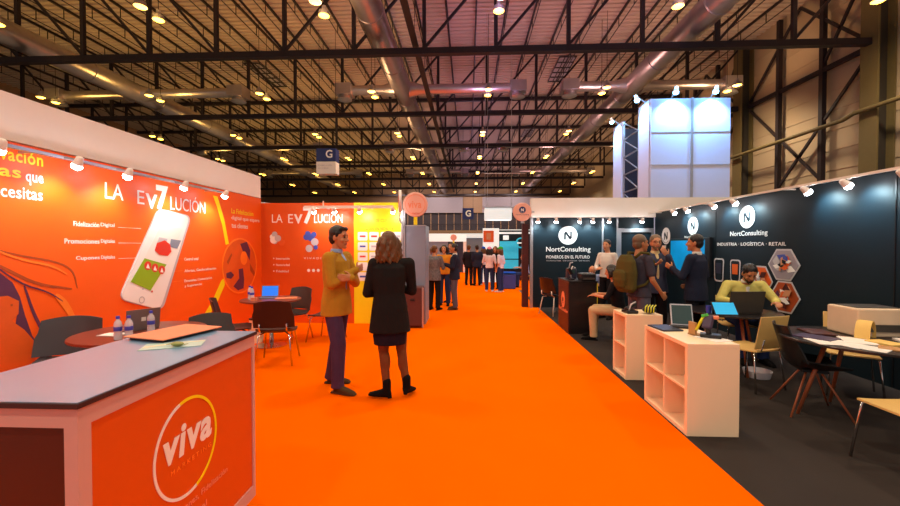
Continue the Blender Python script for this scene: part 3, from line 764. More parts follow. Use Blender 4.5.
tag(MB().m('paper_white').box(-.1, .1, -.07, .07, .0, .004).build('paper_sheet'), 'small white paper sheet on the near round table', 'paper').location = (-3.35, 3.62, .743)
e = tag(MB().m('paper_pink').box(-.16, .16, -.1, .1, 0, .012).build('magazine'), 'orange magazine lying at the right side of the far round table', 'magazine'); e.location = (-2.9, 6.25, .743); e.rotation_euler.z = .3
e = tag(MB().m('paper_pink').box(-.04, .04, -.03, .03, 0, .05).build('snack_box'), 'small orange box between bottle and laptop on the far table', 'box'); e.location = (-3.26, 5.95, .743)
e = empty('waste_bin', (-3.46, 6.4, 0), 0, 'cream paper bin standing under the far round table', 'bin')
MB().m('leaflet_cream').lathe((0, 0, 0), [(.09, .001), (.12, .38)], 20).build('bin_body', parent=e, auto=True); MB().m('brown_shell').lathe((0, 0, 0), [(.122, .38), (.122, .40), (.1, .4)], 20).build('rim', parent=e, auto=True)
# ================================================================ RIGHT BOOTH (black)
XC = 4.72
e = empty('exhibition_wall', (XC, 0, 0), 0, 'long black booth side wall with hexagon pictures and round white emblems', 'booth wall')
MB().m('black_panel').box(0, .06, 1.2, 5.86, 0, 2.42).build('panel', parent=e)
MB().m('black_panel').box(0.004, .06, 5.865, 7.85, 0, 2.42).build('panel', parent=e)
MB().m('black_panel').box(0, .06, 7.855, 10.34, 0, 2.42).build('panel', parent=e)
for y in (3.6, 4.64): MB().m('black_plastic').box(-.006, .0, y-.006, y+.006, 0, 2.42).build('seam', parent=e)
MB().m('aluminium').box(-.01, .07, 1.2, 10.34, 2.42, 2.44).build('top_trim', parent=e)
TR = plane((0, 0, 0), 'R')     # reading direction is -y: local x = -y
def emblem(T, cx, cy, r, parent, bg='white_print', fg='black_panel'):
    o = MB().m(bg).ringpoly(cx, cy, 0, r, T, .004, .001, n=32).build('emblem_disc', parent=parent)
    w = r*.42; h = r*.45
    b = MB().m(fg)
    b.poly([(cx-w, cy-h), (cx-w*.55, cy-h), (cx-w*.55, cy+h*.3), (cx+w*.5, cy-h*1.05), (cx+w, cy-h*.6), (cx+w, cy+h), (cx+w*.55, cy+h), (cx+w*.55, cy-h*.25), (cx-w*.5, cy+h*1.05), (cx-w, cy+h*.6)], T, .003, .005)
    b.ringpoly(cx, cy, r*.8, r*.84, T, .003, .005, n=24, a0=200, a1=320)
    b.build('emblem_letter', parent=o); return o
emblem(TR, -9.77, 1.82, .2, e); emblem(TR, -8.63, 2.0, .19, e); emblem(TR, -7.0, 2.07, .19, e)
text('NortConsulting', TR, -8.95, 1.73, -8.3, 1.80, 'white_print', e, bold=.01)
text('NortConsulting', TR, -7.43, 1.73, -6.53, 1.84, 'white_print', e, bold=.01)
text('INDUSTRIA · LOGÍSTICA · RETAIL', TR, -7.80, 1.585, -6.16, 1.655, 'white_print', e, bold=.01)
def hexa(cx, cy, w, h, k):
    P = [(cx-w, cy), (cx-w*.45, cy+h), (cx+w*.45, cy+h), (cx+w, cy), (cx+w*.45, cy-h), (cx-w*.45, cy-h)]
    o = MB().m('grey_print').poly(P, TR, .004, .001).build('hexagon_picture', parent=e)
    q = .9; P2 = [(cx+(x-cx)*q, cy+(y-cy)*q) for x, y in P]
    MB().m(('mezz_panel', 'brown_print', 'orange_mid')[k]).poly(P2, TR, .003, .005).build('picture_ground', parent=o)
    random.seed(20+k)
    cols = [('white_print', 'blue_print', 'black_panel', 'orange_mid', 'skin', 'grey_print'), ('skin', 'maroon', 'purple_print', 'orange_mid', 'white_print', 'maroon'), ('skin', 'orange_mid', 'white_print', 'maroon', 'skin', 'grey_print')][k]
    for j in range(13):
        a = random.uniform(0, 2*PI); d = random.uniform(.15, .62); x = cx+w*d*math.cos(a); y = cy+h*d*math.sin(a); s = random.uniform(.12, .26); an = random.uniform(0, PI)
        MB().m(cols[j % 6]).poly([(x+w*s*1.6*math.cos(an), y+h*s*1.6*math.sin(an)), (x+w*s*math.cos(an+1.5), y+h*s*math.sin(an+1.5)), (x-w*s*1.6*math.cos(an), y-h*s*1.6*math.sin(an)), (x-w*s*math.cos(an+1.5), y-h*s*math.sin(an+1.5))], TR, .002, .008+.002*j).build('picture_detail', parent=o)
hexa(-6.2, 1.30, .31, .235, 0); hexa(-6.17, .82, .29, .235, 1); hexa(-6.68, 1.02, .28, .24, 2)
for cx, cy, w, h, sc in ((-7.74, 1.13, .15, .22, 'navy_plastic'), (-7.28, 1.14, .14, .2, 'orange_mid')):
    o = MB().m('grey_print').poly(rrect([(cx-w, cy+h), (cx+w, cy+h), (cx+w*.85, cy-h), (cx-w*.85, cy-h)], .07), TR, .004, .001).build('device_picture', parent=e)
    MB().m('black_panel').poly(rrect([(cx-w*.8, cy+h*.88), (cx+w*.8, cy+h*.88), (cx+w*.7, cy-h*.85), (cx-w*.7, cy-h*.85)], .05), TR, .003, .005).build('device_front', parent=o)
    MB().m(sc).poly([(cx-w*.55, cy+h*.6), (cx+w*.55, cy+h*.6), (cx+w*.5, cy-h*.3), (cx-w*.5, cy-h*.3)], TR, .002, .009).build('device_screen', parent=o)
e = empty('television', (4.66, 8.62, 1.37), 0, 'flat television with bright blue picture on the black wall', 'television')
MB().m('black_plastic').box(-.0, .055, -.68, .85, -.38, .38).build('casing', parent=e, bevel=.006)
MB().m('screen_tv').box(-.004, .0, -.52, .80, -.33, .33).build('screen', parent=e)
e = empty('lighting_rail', (4.5, 0, 2.395), 0, 'thin white light rail along the top of the black side wall', 'rail')
MB().m('white_lam').box(-.015, .015, 1.4, 10.2, -.015, .015).build('bar', parent=e)
for y in (2, 4, 6, 8, 10): MB().m('white_lam').box(.015, .215, y-.01, y+.01, -.01, .01).build('bracket', parent=e)
for y, w in ((8.9, 'farthest, near the door'), (8.38, 'above the television'), (7.5, 'just left of the large emblem'), (6.92, 'just right of the large emblem'), (5.49, 'above the upper hexagon'), (4.93, 'on the plain black panel, left one'), (4.3, 'nearest in view on the plain panel'), (3.2, 'out of frame to the right')):
    spot_fixture((4.46, y, 2.30), (4.72, y-.05, 2.06), 'white spotlight on the black side wall, %s' % w, 'spotlights on the black side wall', (4.52, y, 2.395), color=(.6, .9, 1), power=34)

# black back wall with desk
YD = 10.35
e = empty('exhibition_wall', (2.5, YD, 0), 0, 'black booth back wall with large N emblem behind the dark desk', 'booth wall')
MB().m('black_panel').box(-.85, .9, 0, .06, 0, 2.3).build('panel', parent=e)
T = plane((-2.5, 0, 0), 'F')
emblem(T, 2.55, 1.85, .235, e)
text('NortConsulting', T, 2.0, 1.40, 3.12, 1.56, 'white_print', e, bold=.01)
text('PIONEROS EN EL FUTURO', T, 2.0, 1.26, 3.1, 1.34, 'white_print', e, bold=.01)
text('TECNOLOGÍA · SOLUCIONES · SERVICIOS', T, 2.0, 1.19, 3.1, 1.225, 'grey_print', e)
e = empty('exhibition_wall', (3.6, YD, 0), 0, 'narrow black wall panel between two aluminium posts beside the door', 'booth wall')
MB().m('black_panel').box(-.18, .2, 0, .06, 0, 2.3).build('panel', parent=e)
MB().m('aluminium').box(-.2, -.165, -.03, .05, 0, 2.3).build('post', parent=e)
MB().m('aluminium').box(.165, .2, -.03, .05, 0, 2.3).build('post', parent=e)
e = empty('booth_door', (4.26, YD, 0), 0, 'dark door with pale aluminium frame at the back of the black booth', 'door')
MB().m('black_panel').box(-.42, .42, .01, .05, 0, 1.93).build('leaf', parent=e)
MB().m('aluminium').box(-.46, -.38, -.03, .04, 0, 2.02).box(.38, .43, -.03, .04, 0, 2.02).box(-.38, .38, -.03, .04, 1.93, 2.02).build('frame', parent=e)
MB().m('chrome').box(-.34, -.26, -.04, .0, 1.0, 1.03).build('handle', parent=e)
MB().m('black_panel').box(-.44, .44, .01, .05, 2.03, 2.3).build('transom', parent=e)
tag(MB().m('fascia_white').box(1.6, 6.6, YD-.05, YD+.1, 2.31, 2.8).build('booth_fascia'), 'white fascia band above the black back wall and door', 'fascia')
tag(MB().m('aluminium').box(1.58, 1.65, YD-.1, YD-.03, 0, 2.3).build('corner_post'), 'tall aluminium corner post at the left end of the black back wall', 'post')
tag(MB().m('maroon').box(1.40, 1.56, YD+.05, YD+.2, 0, 2.15).build('corner_post'), 'dark reddish post beside the carpet, left of the black back wall', 'post')
for x, w in ((1.75, 'farthest left'), (2.2, 'left of the emblem'), (2.78, 'right of the emblem'), (3.1, 'at the right end of the emblem panel'), (3.5, 'above the narrow panel by the door'), (4.3, 'above the door')):
    spot_fixture((x, 10.1, 2.2), (x, 10.35, 1.85), 'small spotlight under the white fascia, %s' % w, 'spotlights on the black back wall', (x, 10.33, 2.29), color=(.66, .92, 1), power=26)
e = disc_sign((1.37, 10.2, 2.44), .235, 'pinkish round sign with blue N badge at the black booth corner', 'sign_pink', posth=.05, post='aluminium')
T = plane((0, -.025, 0), 'F')
emblem(T, 0, .05, .085, e, bg='sign_blue', fg='white_print'); text('NortConsulting', T, -.16, -.09, .16, -.055, 'sign_blue', e)
MB().m('aluminium').box(.22, .3, -.02, .02, -.02, .02).build('arm', parent=e)

# desk
e = empty('reception_desk', (2.06, 7.66, 0), 0, 'dark reception desk with white N emblem on its reddish side', 'desk')
MB().m('black_lam').box(-.25, .25, -.41, .41, 0, .93).build('body', parent=e, bevel=.004)
MB().m('black_plastic').box(-.26, .26, -.42, .42, .93, .95).build('desktop', parent=e)
MB().m('maroon').box(-.256, -.25, -.39, .39, .03, .91).build('side_panel', parent=e)
MB().m('yellow_plastic').box(.245, .256, -.416, -.405, 0, .92).build('edge_strip', parent=e)
T = plane((-.256, 0, 0), 'R')
MB().m('paper_pink').ringpoly(.0, .57, .09, .155, T, .003, .001, sx=.9).build('emblem_ring', parent=e)
emblem(T, 0, .57, .09, e, bg='paper_pink', fg='maroon')
text('NortConsulting', T, -.35, .33, .35, .42, 'paper_pink', e, bold=.02)
# equipment on the desk
def printer(loc, rz, label, mt='black_plastic', w=.36, d=.3, h=.16):
    e = empty('printer', loc, rz, label, 'printer', 'desktop printers')
    MB().m(mt).box(-w/2, w/2, -d/2, d/2, .0, h).build('body', parent=e, bevel=.015)
    MB().m('laptop_dark').box(-w/2+.03, w/2-.03, -d/2-.012, -d/2+.01, h*.2, h*.45).build('paper_slot', parent=e)
    MB().m('laptop_dark').box(-w/2+.04, w/2-.04, -d/2+.05, d/2-.04, h, h+.008).build('top_cover', parent=e, bevel=.003)
    return e
printer((2.17, 7.42, .951), 0, 'squat black printer on the dark desk', w=.26, d=.3, h=.13)
e = empty('barcode_scanner', (1.93, 7.55, .951), 0, 'black hand scanner on a curved stand on the dark desk', 'scanner', 'scanners')
MB().m('black_plastic').lathe((0, 0, 0), [(.06, 0), (.06, .02), (.02, .03)], 16).build('foot', parent=e, auto=True)
MB().m('grey_print').tube([(0, 0, .02), (-.03, 0, .15), (.02, 0, .25), (.07, 0, .22)], .014, 8).build('curved_neck', parent=e, smooth=True)
MB().m('black_plastic').bar((.0, 0, .1), (-.06, -.02, .22), .05, .06).build('scanner_head', parent=e, bevel=.01)
e = empty('label_printer', (2.0, 7.85, .951), 0, 'small dark label printer at the back of the dark desk', 'printer')
MB().m('navy_plastic').box(-.09, .09, -.08, .08, 0, .2).build('body', parent=e, bevel=.02); MB().m('screen_teal').box(-.05, .05, -.085, -.08, .1, .17).build('display', parent=e); MB().m('grey_print').tube([(-.04, 0, .2), (-.02, 0, .3), (.03, 0, .31)], .012, 8).build('feed_arm', parent=e, smooth=True)
shell_chair((1.98, 9.3, 0), R_(-60), 'dark shell chair with white legs left behind the desk', 'black_plastic', 'white_lam', group='chairs of the black booth')
ply_chair((2.72, 7.0, 0), R_(70), 'beech chair under the seated woman with dark hair')

# tower with white lit panels behind the booth
e = empty('light_tower', (7.0, 13.0, 0), 0, 'tall white panelled tower with bright blue-white lamps on top', 'tower')
MB().m('tower_white').box(-1.22, .0, 0, .06, 0, 6.23).build('front_panel', parent=e)
MB().m('tower_white').box(.08, 1.22, 0, .06, 0, 6.23).build('front_panel', parent=e)
MB().m('aluminium').box(0.0, .08, -.03, .05, 0, 6.25).build('centre_post', parent=e)
for z in (4.14, 5.17): MB().m('grey_print').box(-1.22, 1.22, -.012, .0, z, z+.025).build('panel_joint', parent=e)
MB().m('tower_white').box(-1.25, -1.19, .07, .85, 0, 6.23).build('side_panel', parent=e)
MB().m('tower_white').box(-1.25, -1.19, 2.35, 3.2, 0, 6.23).build('side_panel', parent=e)
b = MB().m('aluminium')
for y in (.95, 2.25): b.box(-1.22, -1.17, y-.03, y+.03, 0, 6.2)
for i in range(9): b.bar((-1.2, .95, .3+.65*i), (-1.2, 2.25, .95+.65*i if i % 1 == 0 else .3), .03); b.box(-1.22, -1.18, .95, 2.25, .3+.65*i, .34+.65*i)
b.build('side_lattice', parent=e)
MB().m('mezz_panel').box(1.16, 1.22, .07, 3.2, 0, 6.2).build('far_side_panel', parent=e)
MB().m('navy_plastic').box(-1.1, 1.1, 3.14, 3.2, 0, 6.2).build('rear_panel', parent=e)
for x, y, tx, ty, w in ((6.42, 12.75, 6.42, 13.0, 'on the left front panel'), (7.62, 12.75, 7.62, 13.0, 'on the right front panel'), (5.5, 13.4, 5.78, 13.4, 'on the near side panel'), (5.5, 15.7, 5.78, 15.7, 'on the far side panel')):
    spot_fixture((x, y, 6.36), (tx, ty, 5.3), 'bright blue-white lamp on the tower top, %s' % w, 'lamps on the white tower', (tx, ty+(.03 if tx == x else 0), 6.22), color=(.22, .55, 1), power=560, em='emit_blue').scale = (1.7, 1.7, 1.7)

for x, y in ((6.42, 12.6), (7.62, 12.6), (5.35, 13.4)):
    light('POINT', (x, y, 6.6), 45, (.1, .45, 1), size=.1, name='tower_lamp_spill')

# white cube shelves
def cube_shelf(loc, w, d, cols, label):
    """open towards -x"""
    e = empty('cube_shelf', loc, 0, label, 'shelf', 'white cube shelves')
    h = .77; t = .036
    MB().m('shelf_warm_lit').box(0, w, 0, d, h-t, h).build('top_board', parent=e, bevel=.002)
    MB().m('shelf_warm_lit').box(0, w, 0, d, 0, t).build('bottom_board', parent=e, bevel=.002)
    MB().m('shelf_warm_lit').box(0, w, 0, t, t, h-t).build('side_board', parent=e)
    MB().m('shelf_warm_lit').box(0, w, d-t, d, t, h-t).build('side_board', parent=e)
    MB().m('shelf_warm_lit').box(w-.012, w, t, d-t, t, h-t).build('back_board', parent=e)
    MB().m('shelf_warm_lit').box(.003, w-.012, t, d-t, h/2-.008, h/2+.008).build('middle_board', parent=e)
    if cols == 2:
        MB().m('shelf_warm_lit').box(.003, w-.012, d/2-.008, d/2+.008, t, h/2-.008).build('divider', parent=e)
        MB().m('shelf_warm_lit').box(.003, w-.012, d/2-.008, d/2+.008, h/2+.008, h-t).build('divider', parent=e)
    return e
cube_shelf((1.815, 3.38, 0), .42, .80, 2, 'white two by two cube shelf nearest the camera on the dark carpet')
cube_shelf((1.86, 4.78, 0), .42, .42, 1, 'narrower white cube shelf with yellow and black gadgets on top')
tag(MB().m('black_plastic').box(0, .08, 0, .06, 0, .07).build('small_speaker', bevel=.01), 'small black box inside the narrower cube shelf', 'box').location = (1.95, 4.86, .394)

# gadgets on the near shelf
z = .771
e = tag(MB().m('navy_plastic').box(-.1, .1, -.14, .14, 0, .014).build('tablet_computer', bevel=.006), 'dark navy tablet lying flat on the near cube shelf', 'tablet'); e.location = (1.93, 4.0, z); e.rotation_euler.z = .1
e = empty('terminal_screen', (2.13, 4.06, z), R_(-15), 'grey screen terminal tilted back on the near cube shelf', 'screen')
T = Matrix.Translation((0, 0, .02)) @ Matrix.Rotation(R_(-22), 4, 'X')
MB().m('black_plastic').box(-.1, .1, -.07, .08, 0, .02).build('base', parent=e, bevel=.005)
s_ = MB().m('aluminium').box(-.1, .1, 0, .018, 0, .22, T).build('frame', parent=e, bevel=.006); MB().m('screen_teal').box(-.088, .088, -.003, 0, .015, .205, T).build('screen', parent=s_)
e = empty('cardboard_stand', (2.05, 3.72, z), R_(10), 'small cardboard upright stand on the near cube shelf', 'stand')
MB().m('cardboard').box(-.02, .0, -.04, .04, 0, .12).build('upright', parent=e); MB().m('cardboard').box(-.02, .06, -.05, .05, 0, .012).build('foot', parent=e)
e = empty('paper_sheet', (2.13, 3.58, z), R_(20), 'white paper sheet lying at the near end of the cube shelf', 'paper'); MB().m('paper_white').box(-.09, .09, -.12, .12, 0, .003).build('sheet', parent=e)
e = empty('hand_terminal', (2.13, 3.62, z+.004), R_(-30), 'purple-black handheld scanner in a cradle with yellow strap and green tip', 'scanner')
MB().m('black_plastic').box(-.07, .09, -.05, .06, 0, .03).build('cradle', parent=e, bevel=.008)
MB().m('black_plastic').bar((0, 0, .02), (-.02, 0, .12), .04, .035).build('grip', parent=e, bevel=.008)
MB().m('purple_plastic').bar((-.02, -.03, .08), (0, .02, .19), .075, .05).build('body', parent=e, bevel=.012)
MB().m('paper_pink').box(.0, .07, -.01, .04, .16, .19).build('grey_pink_top', parent=e, bevel=.008)
MB().m('yellow_plastic').tube([(-.1, 0, .05), (-.07, .01, .12), (-.04, 0, .19), (-.02, .02, .17)], .012, 8).build('yellow_strap', parent=e, smooth=True)
MB().m('green_plastic').bar((-.06, 0, .18), (-.01, 0, .2), .022).build('green_tip', parent=e)
# gadgets on the far shelf
e = empty('hand_terminal', (1.98, 4.93, z), R_(5), 'black gadget with yellow trim on the narrower cube shelf', 'scanner')
MB().m('black_plastic').box(-.09, .05, -.08, .08, 0, .035).build('cradle', parent=e, bevel=.01)
MB().m('black_plastic').bar((-.08, -.02, .05), (.06, .03, .1), .06, .03).build('body', parent=e, bevel=.01)
MB().m('grey_print').tube([(-.06, -.06, .04), (-.02, -.03, .11), (.05, 0, .13)], .008, 8).build('cable', parent=e, smooth=True)
e = empty('work_glove', (2.17, 4.88, z), R_(-20), 'black and yellow pair of straps heaped on the narrower cube shelf', 'straps')
MB().m('black_plastic').ell((0, 0, .045), (.08, .07, .04)).build('bundle', parent=e, smooth=True)
for i in range(4): MB().m('yellow_plastic').tube([(-.05+.03*i, -.07, .02), (-.045+.03*i, -.055, .085), (-.02+.03*i, .02, .1)], .007, 6).build('yellow_band', parent=e, smooth=True)
e.name = 'strap_bundle'

# seated man's table
def splayed_table(loc, r, label, angs, top='black_lam'):
    e = empty('round_table', loc, 0, label, 'table', 'black round tables of the black booth')
    MB().m(top).lathe((0, 0, 0), [(r-.008, .72), (r, .724), (r, .738), (r-.004, .742)], 48).build('tabletop', parent=e, auto=True)
    for a in map(math.radians, angs):
        MB().m('orange_wood').tube([(r*.42*math.cos(a), r*.42*math.sin(a), .72), (r*.78*math.cos(a), r*.78*math.sin(a), 0)], [.02, .014], 10).build('leg', parent=e, smooth=True)
    MB().m('black_plastic').lathe((0, 0, 0), [(r*.6, .69), (r*.6, .72)], 24).build('under_frame', parent=e, auto=True)
    return e
splayed_table((3.42, 5.32, 0), .52, 'round black table in front of the man in the yellow blazer', (-100, 20, 140))
splayed_table((3.55, 3.75, 0), .60, 'round black table covered with papers, nearest on the right', (163, 345, 75))
laptop((3.40, 5.2, .743), R_(184), 'dark grey open laptop used by the man in the yellow blazer', lid='laptop_dark', w=.43, d=.26, open_=100, sh=.27, logo=False)
e = empty('tablet_computer', (3.11, 4.93, .743), R_(-4), 'bright cyan tablet tilted up on the black round table', 'tablet')
T = Matrix.Translation((0, 0, .004)) @ Matrix.Rotation(R_(-38), 4, 'X')
MB().m('black_plastic').box(-.135, .135, 0, .012, 0, .19, T).build('casing', parent=e, bevel=.004); MB().m('screen_cyan').box(-.122, .122, -.003, 0, .014, .177, T).build('screen', parent=e); MB().m('black_plastic').box(-.1, .1, .12, .14, 0, .1).build('prop', parent=e)
e = empty('drinking_cup', (3.0, 5.12, .743), 0, 'small blue cup beside the cyan tablet', 'cup'); MB().m('label_blue').lathe((0, 0, 0), [(.025, 0), (.034, .09), (.03, .09), (.022, .01)], 18).build('cup_wall', parent=e, auto=True)
ply_chair((3.20, 4.66, 0), R_(18), 'beech chair with its back to the camera at the seated man\'s table')
ply_chair((4.1, 4.45, 0), R_(146), 'beech chair beyond the paper-covered table, facing the camera')
ply_chair((3.1, 2.90, 0), R_(90), 'beech chair cut off by the lower right edge of the picture')
# black chair with crossed wooden legs
e = empty('bucket_chair', (3.27, 3.95, 0), R_(-108), 'black moulded chair with splayed rod legs in front of the paper-covered table', 'chair')
b = MB().m('black_plastic'); R = []
for j in range(13):
    t = j/12
    if t < .55: q = t/.55; y = .22-.40*q; z = .44-.02*math.sin(PI*q)
    else: q = (t-.55)/.45; y = -.18-.10*q; z = .44+.38*q**.9
    hw = .21*(1 if t < .6 else 1-.25*(t-.6)/.4); side = .05+.05*math.sin(PI*min(1, t*1.1)); ring = []
    for i in range(11): u = -1+i/5; ring.append(Vector((hw*u, y+(side*abs(u)**2.5 if t > .55 else 0), z+(side*abs(u)**2.5 if t <= .55 else side*.2*abs(u)**2.5))))
    for i in range(10, -1, -1): u = -1+i/5; ring.append(Vector((hw*u, y+(side*abs(u)**2.5 if t > .55 else 0)-(.012 if t > .55 else 0), z-(.012 if t <= .55 else 0)+(side*abs(u)**2.5 if t <= .55 else side*.2*abs(u)**2.5))))
    R.append(ring)
b.rings(R).build('moulded_shell', parent=e, auto=True)
for s in (-1, 1):
    for t in (-1, 1): MB().m('orange_wood').tube([(s*.05, t*.05, .41), (s*.235, t*.235, 0)], [.010, .009], 8).build('leg', parent=e, smooth=True)
MB().m('black_plastic').box(-.1, .1, -.1, .1, .395, .42).build('leg_mount', parent=e)

# on the paper-covered table
e = printer((3.80, 3.98, .743), R_(-3), 'large beige box printer standing on the paper-covered table', mt='box_beige', w=.44, d=.34, h=.26)
e = empty('receipt_roll', (3.60, 3.78, .743), R_(35), 'curling yellow paper strip in front of the beige box printer', 'paper roll')
b = MB().m('paper_yellow'); R = []
for j in range(13):
    a = PI*j/12*1.05; R.append([Vector((-.08*math.cos(a)*1.3, -.05, .16*math.sin(a)*.95+.012)), Vector((-.08*math.cos(a)*1.3, .05, .16*math.sin(a)*.95+.012)), Vector((-.076*math.cos(a)*1.3, .05, .155*math.sin(a)*.95+.008)), Vector((-.076*math.cos(a)*1.3, -.05, .155*math.sin(a)*.95+.008))])
b.rings(R).build('strip', parent=e, auto=True)
random.seed(11)
for i, (x, y, rz, w, d, h, mt, lb, cat) in enumerate([
    (3.17, 3.78, .5, .2, .28, .012, 'purple_plastic', 'dark purple brochure at the left edge of the paper-covered table', 'brochure'),
    (3.36, 4.0, -.3, .2, .28, .016, 'maroon', 'dark red brochure towards the back of the paper-covered table', 'brochure'),
    (3.22, 3.54, .3, .21, .29, .006, 'paper_white', 'white paper sheet near the front edge of the paper-covered table', 'paper'),
    (3.42, 3.66, -.5, .21, .29, .008, 'paper_white', 'white paper sheet in the middle of the paper-covered table', 'paper'),
    (3.45, 3.37, .8, .15, .2, .01, 'cardboard', 'brown envelope at the front of the paper-covered table', 'envelope'),
    (3.68, 3.42, .1, .18, .22, .014, 'paper_yellow', 'yellowish paper bundle at the near right of the table', 'paper'),
    (3.84, 3.6, -.4, .21, .2, .02, 'paper_white', 'white paper pile in front of the beige box printer', 'paper'),
    (3.10, 3.62, -.2, .18, .24, .005, 'paper_white', 'white sheet at the left front edge of the paper-covered table', 'paper'),
    (3.30, 3.36, .6, .2, .14, .007, 'paper_white', 'white sheet at the very front edge of the paper-covered table', 'paper'),
    (3.56, 3.56, .2, .16, .2, .018, 'paper_yellow', 'yellowish folded sheet in the middle of the paper-covered table', 'paper'),
    (3.62, 3.28, -.3, .16, .2, .012, 'paper_white', 'white sheet by the brown envelope near the table front', 'paper')]):
    e = tag(MB().m(mt).box(-w/2, w/2, -d/2, d/2, 0, h).build('paper_sheet' if cat == 'paper' else cat, bevel=.002), lb, cat); e.location = (x, y, .743); e.rotation_euler.z = rz
e = empty('plastic_tray', (3.5, 4.98, 0), 0, 'clear plastic tray on the floor under the seated man\'s table', 'tray'); MB().m('bottle_water').lathe((0, 0, 0), [(.13, .001), (.15, .08), (.14, .08), (.12, .01)], 20).build('tray_shell', parent=e, auto=True)

# ================================================================ FAR END OF THE AISLE
def box_stand(name, loc, label, cat, parts):
    e = empty(name, loc, 0, label, cat)
    for nm, mt, bb in parts: MB().m(mt).box(*bb).build(nm, parent=e)
    return e
box_stand('exhibition_booth', (-1.3, 24, 0), 'distant white booth with a long bright fascia on the left of the aisle', 'booth', [('fascia', 'lightbox', (-3.4, 1.2, -.05, .15, 1.85, 2.3)), ('wall', 'cabinet_grey', (-3.4, .1, 0, .1, 0, 1.84)), ('door_panel', 'navy_plastic', (.12, 1.0, -.02, .1, 0, 1.84)), ('end_post', 'white_print', (1.02, 1.2, -.05, 1, 0, 1.84))])
box_stand('exhibition_booth', (-4.2, 13.5, 0), 'pale grey booth wall behind the yellow wall on the left', 'booth', [('wall', 'cabinet_grey', (0, 2.6, 0, .1, 0, 2.0)), ('fascia', 'white_print', (0, 2.6, -.05, .05, 2.01, 2.2))])
box_stand('exhibition_booth', (1.0, 17.5, 0), 'distant white booth corner with an orange face poster', 'booth', [('wall', 'lightbox', (-.35, .35, 0, .2, 0, 2.35)), ('poster', 'orange_mid', (-.33, .12, -.02, 0, 1.75, 2.25)), ('poster_face', 'skin', (-.2, .0, -.03, -.02, 1.85, 2.15))])
e = box_stand('exhibition_booth', (2.2, 18.2, 0), 'distant black booth with cyan lit shelves and round blue sign', 'booth', [('back_wall', 'black_panel', (-.85, 2.5, .3, .4, 0, 2.3)), ('fascia', 'lightbox', (-.85, 2.5, -.3, -.2, 2.12, 2.2)), ('shelf_light', 'cyan_lit', (-.75, .1, .2, .29, 1.0, 1.8)), ('shelf_light', 'cyan_lit', (-.75, .1, .2, .29, .55, .95)), ('side_wall', 'black_panel', (2.4, 2.5, -.3, .3, 0, 2.3)), ('white_screen', 'lightbox', (-.6, -.35, .1, .19, 1.86, 2.06))])
T = plane((.15, -.32, 1.72), 'F')
MB().m('cyan_lit').ringpoly(0, 0, .18, .24, T, .02).build('round_sign_ring', parent=e); MB().m('lightbox').box(-.02, .32, -.33, -.31, 1.69, 1.74).build('round_sign_bar', parent=e)
e = empty('storage_box', (1.50, 14.9, 0), 0, 'bright blue plastic box on the carpet at the far booth', 'box'); MB().m('blue_print').box(-.2, .25, -.2, .2, 0, .55).build('body', parent=e, bevel=.04); MB().m('cap_royal').box(-.21, .26, -.21, .21, .56, .62).build('lid', parent=e, bevel=.02)
e = box_stand('exhibition_booth', (-6.5, 33, 0), 'far dark booths beyond the left aisle', 'booth', [('wall', 'black_panel', (0, 5.0, 0, .1, 0, 2.4)), ('fascia', 'lightbox', (0, 5.0, -.2, -.1, 2.41, 2.6))])
box_stand('exhibition_booth', (2.5, 30, 0), 'far white booth closing the view on the right of the aisle', 'booth', [('wall', 'mezz_panel', (-.8, 6.0, 0, .1, 0, 2.6)), ('fascia', 'lightbox', (-.8, 6.0, -.2, -.1, 2.61, 2.8))])
box_stand('exhibition_booth', (.3, 36, 0), 'pale booth front far down the aisle in the centre', 'booth', [('wall', 'cabinet_grey', (-1.9, 1.4, 0, .1, 0, 2.3)), ('fascia', 'lightbox', (-1.9, 1.4, -.2, -.1, 2.31, 2.7))])
disc_sign((-.63, 17.5, 1.95), .14, 'small distant pink round sign above the talking group', 'sign_pink', posth=1.81)
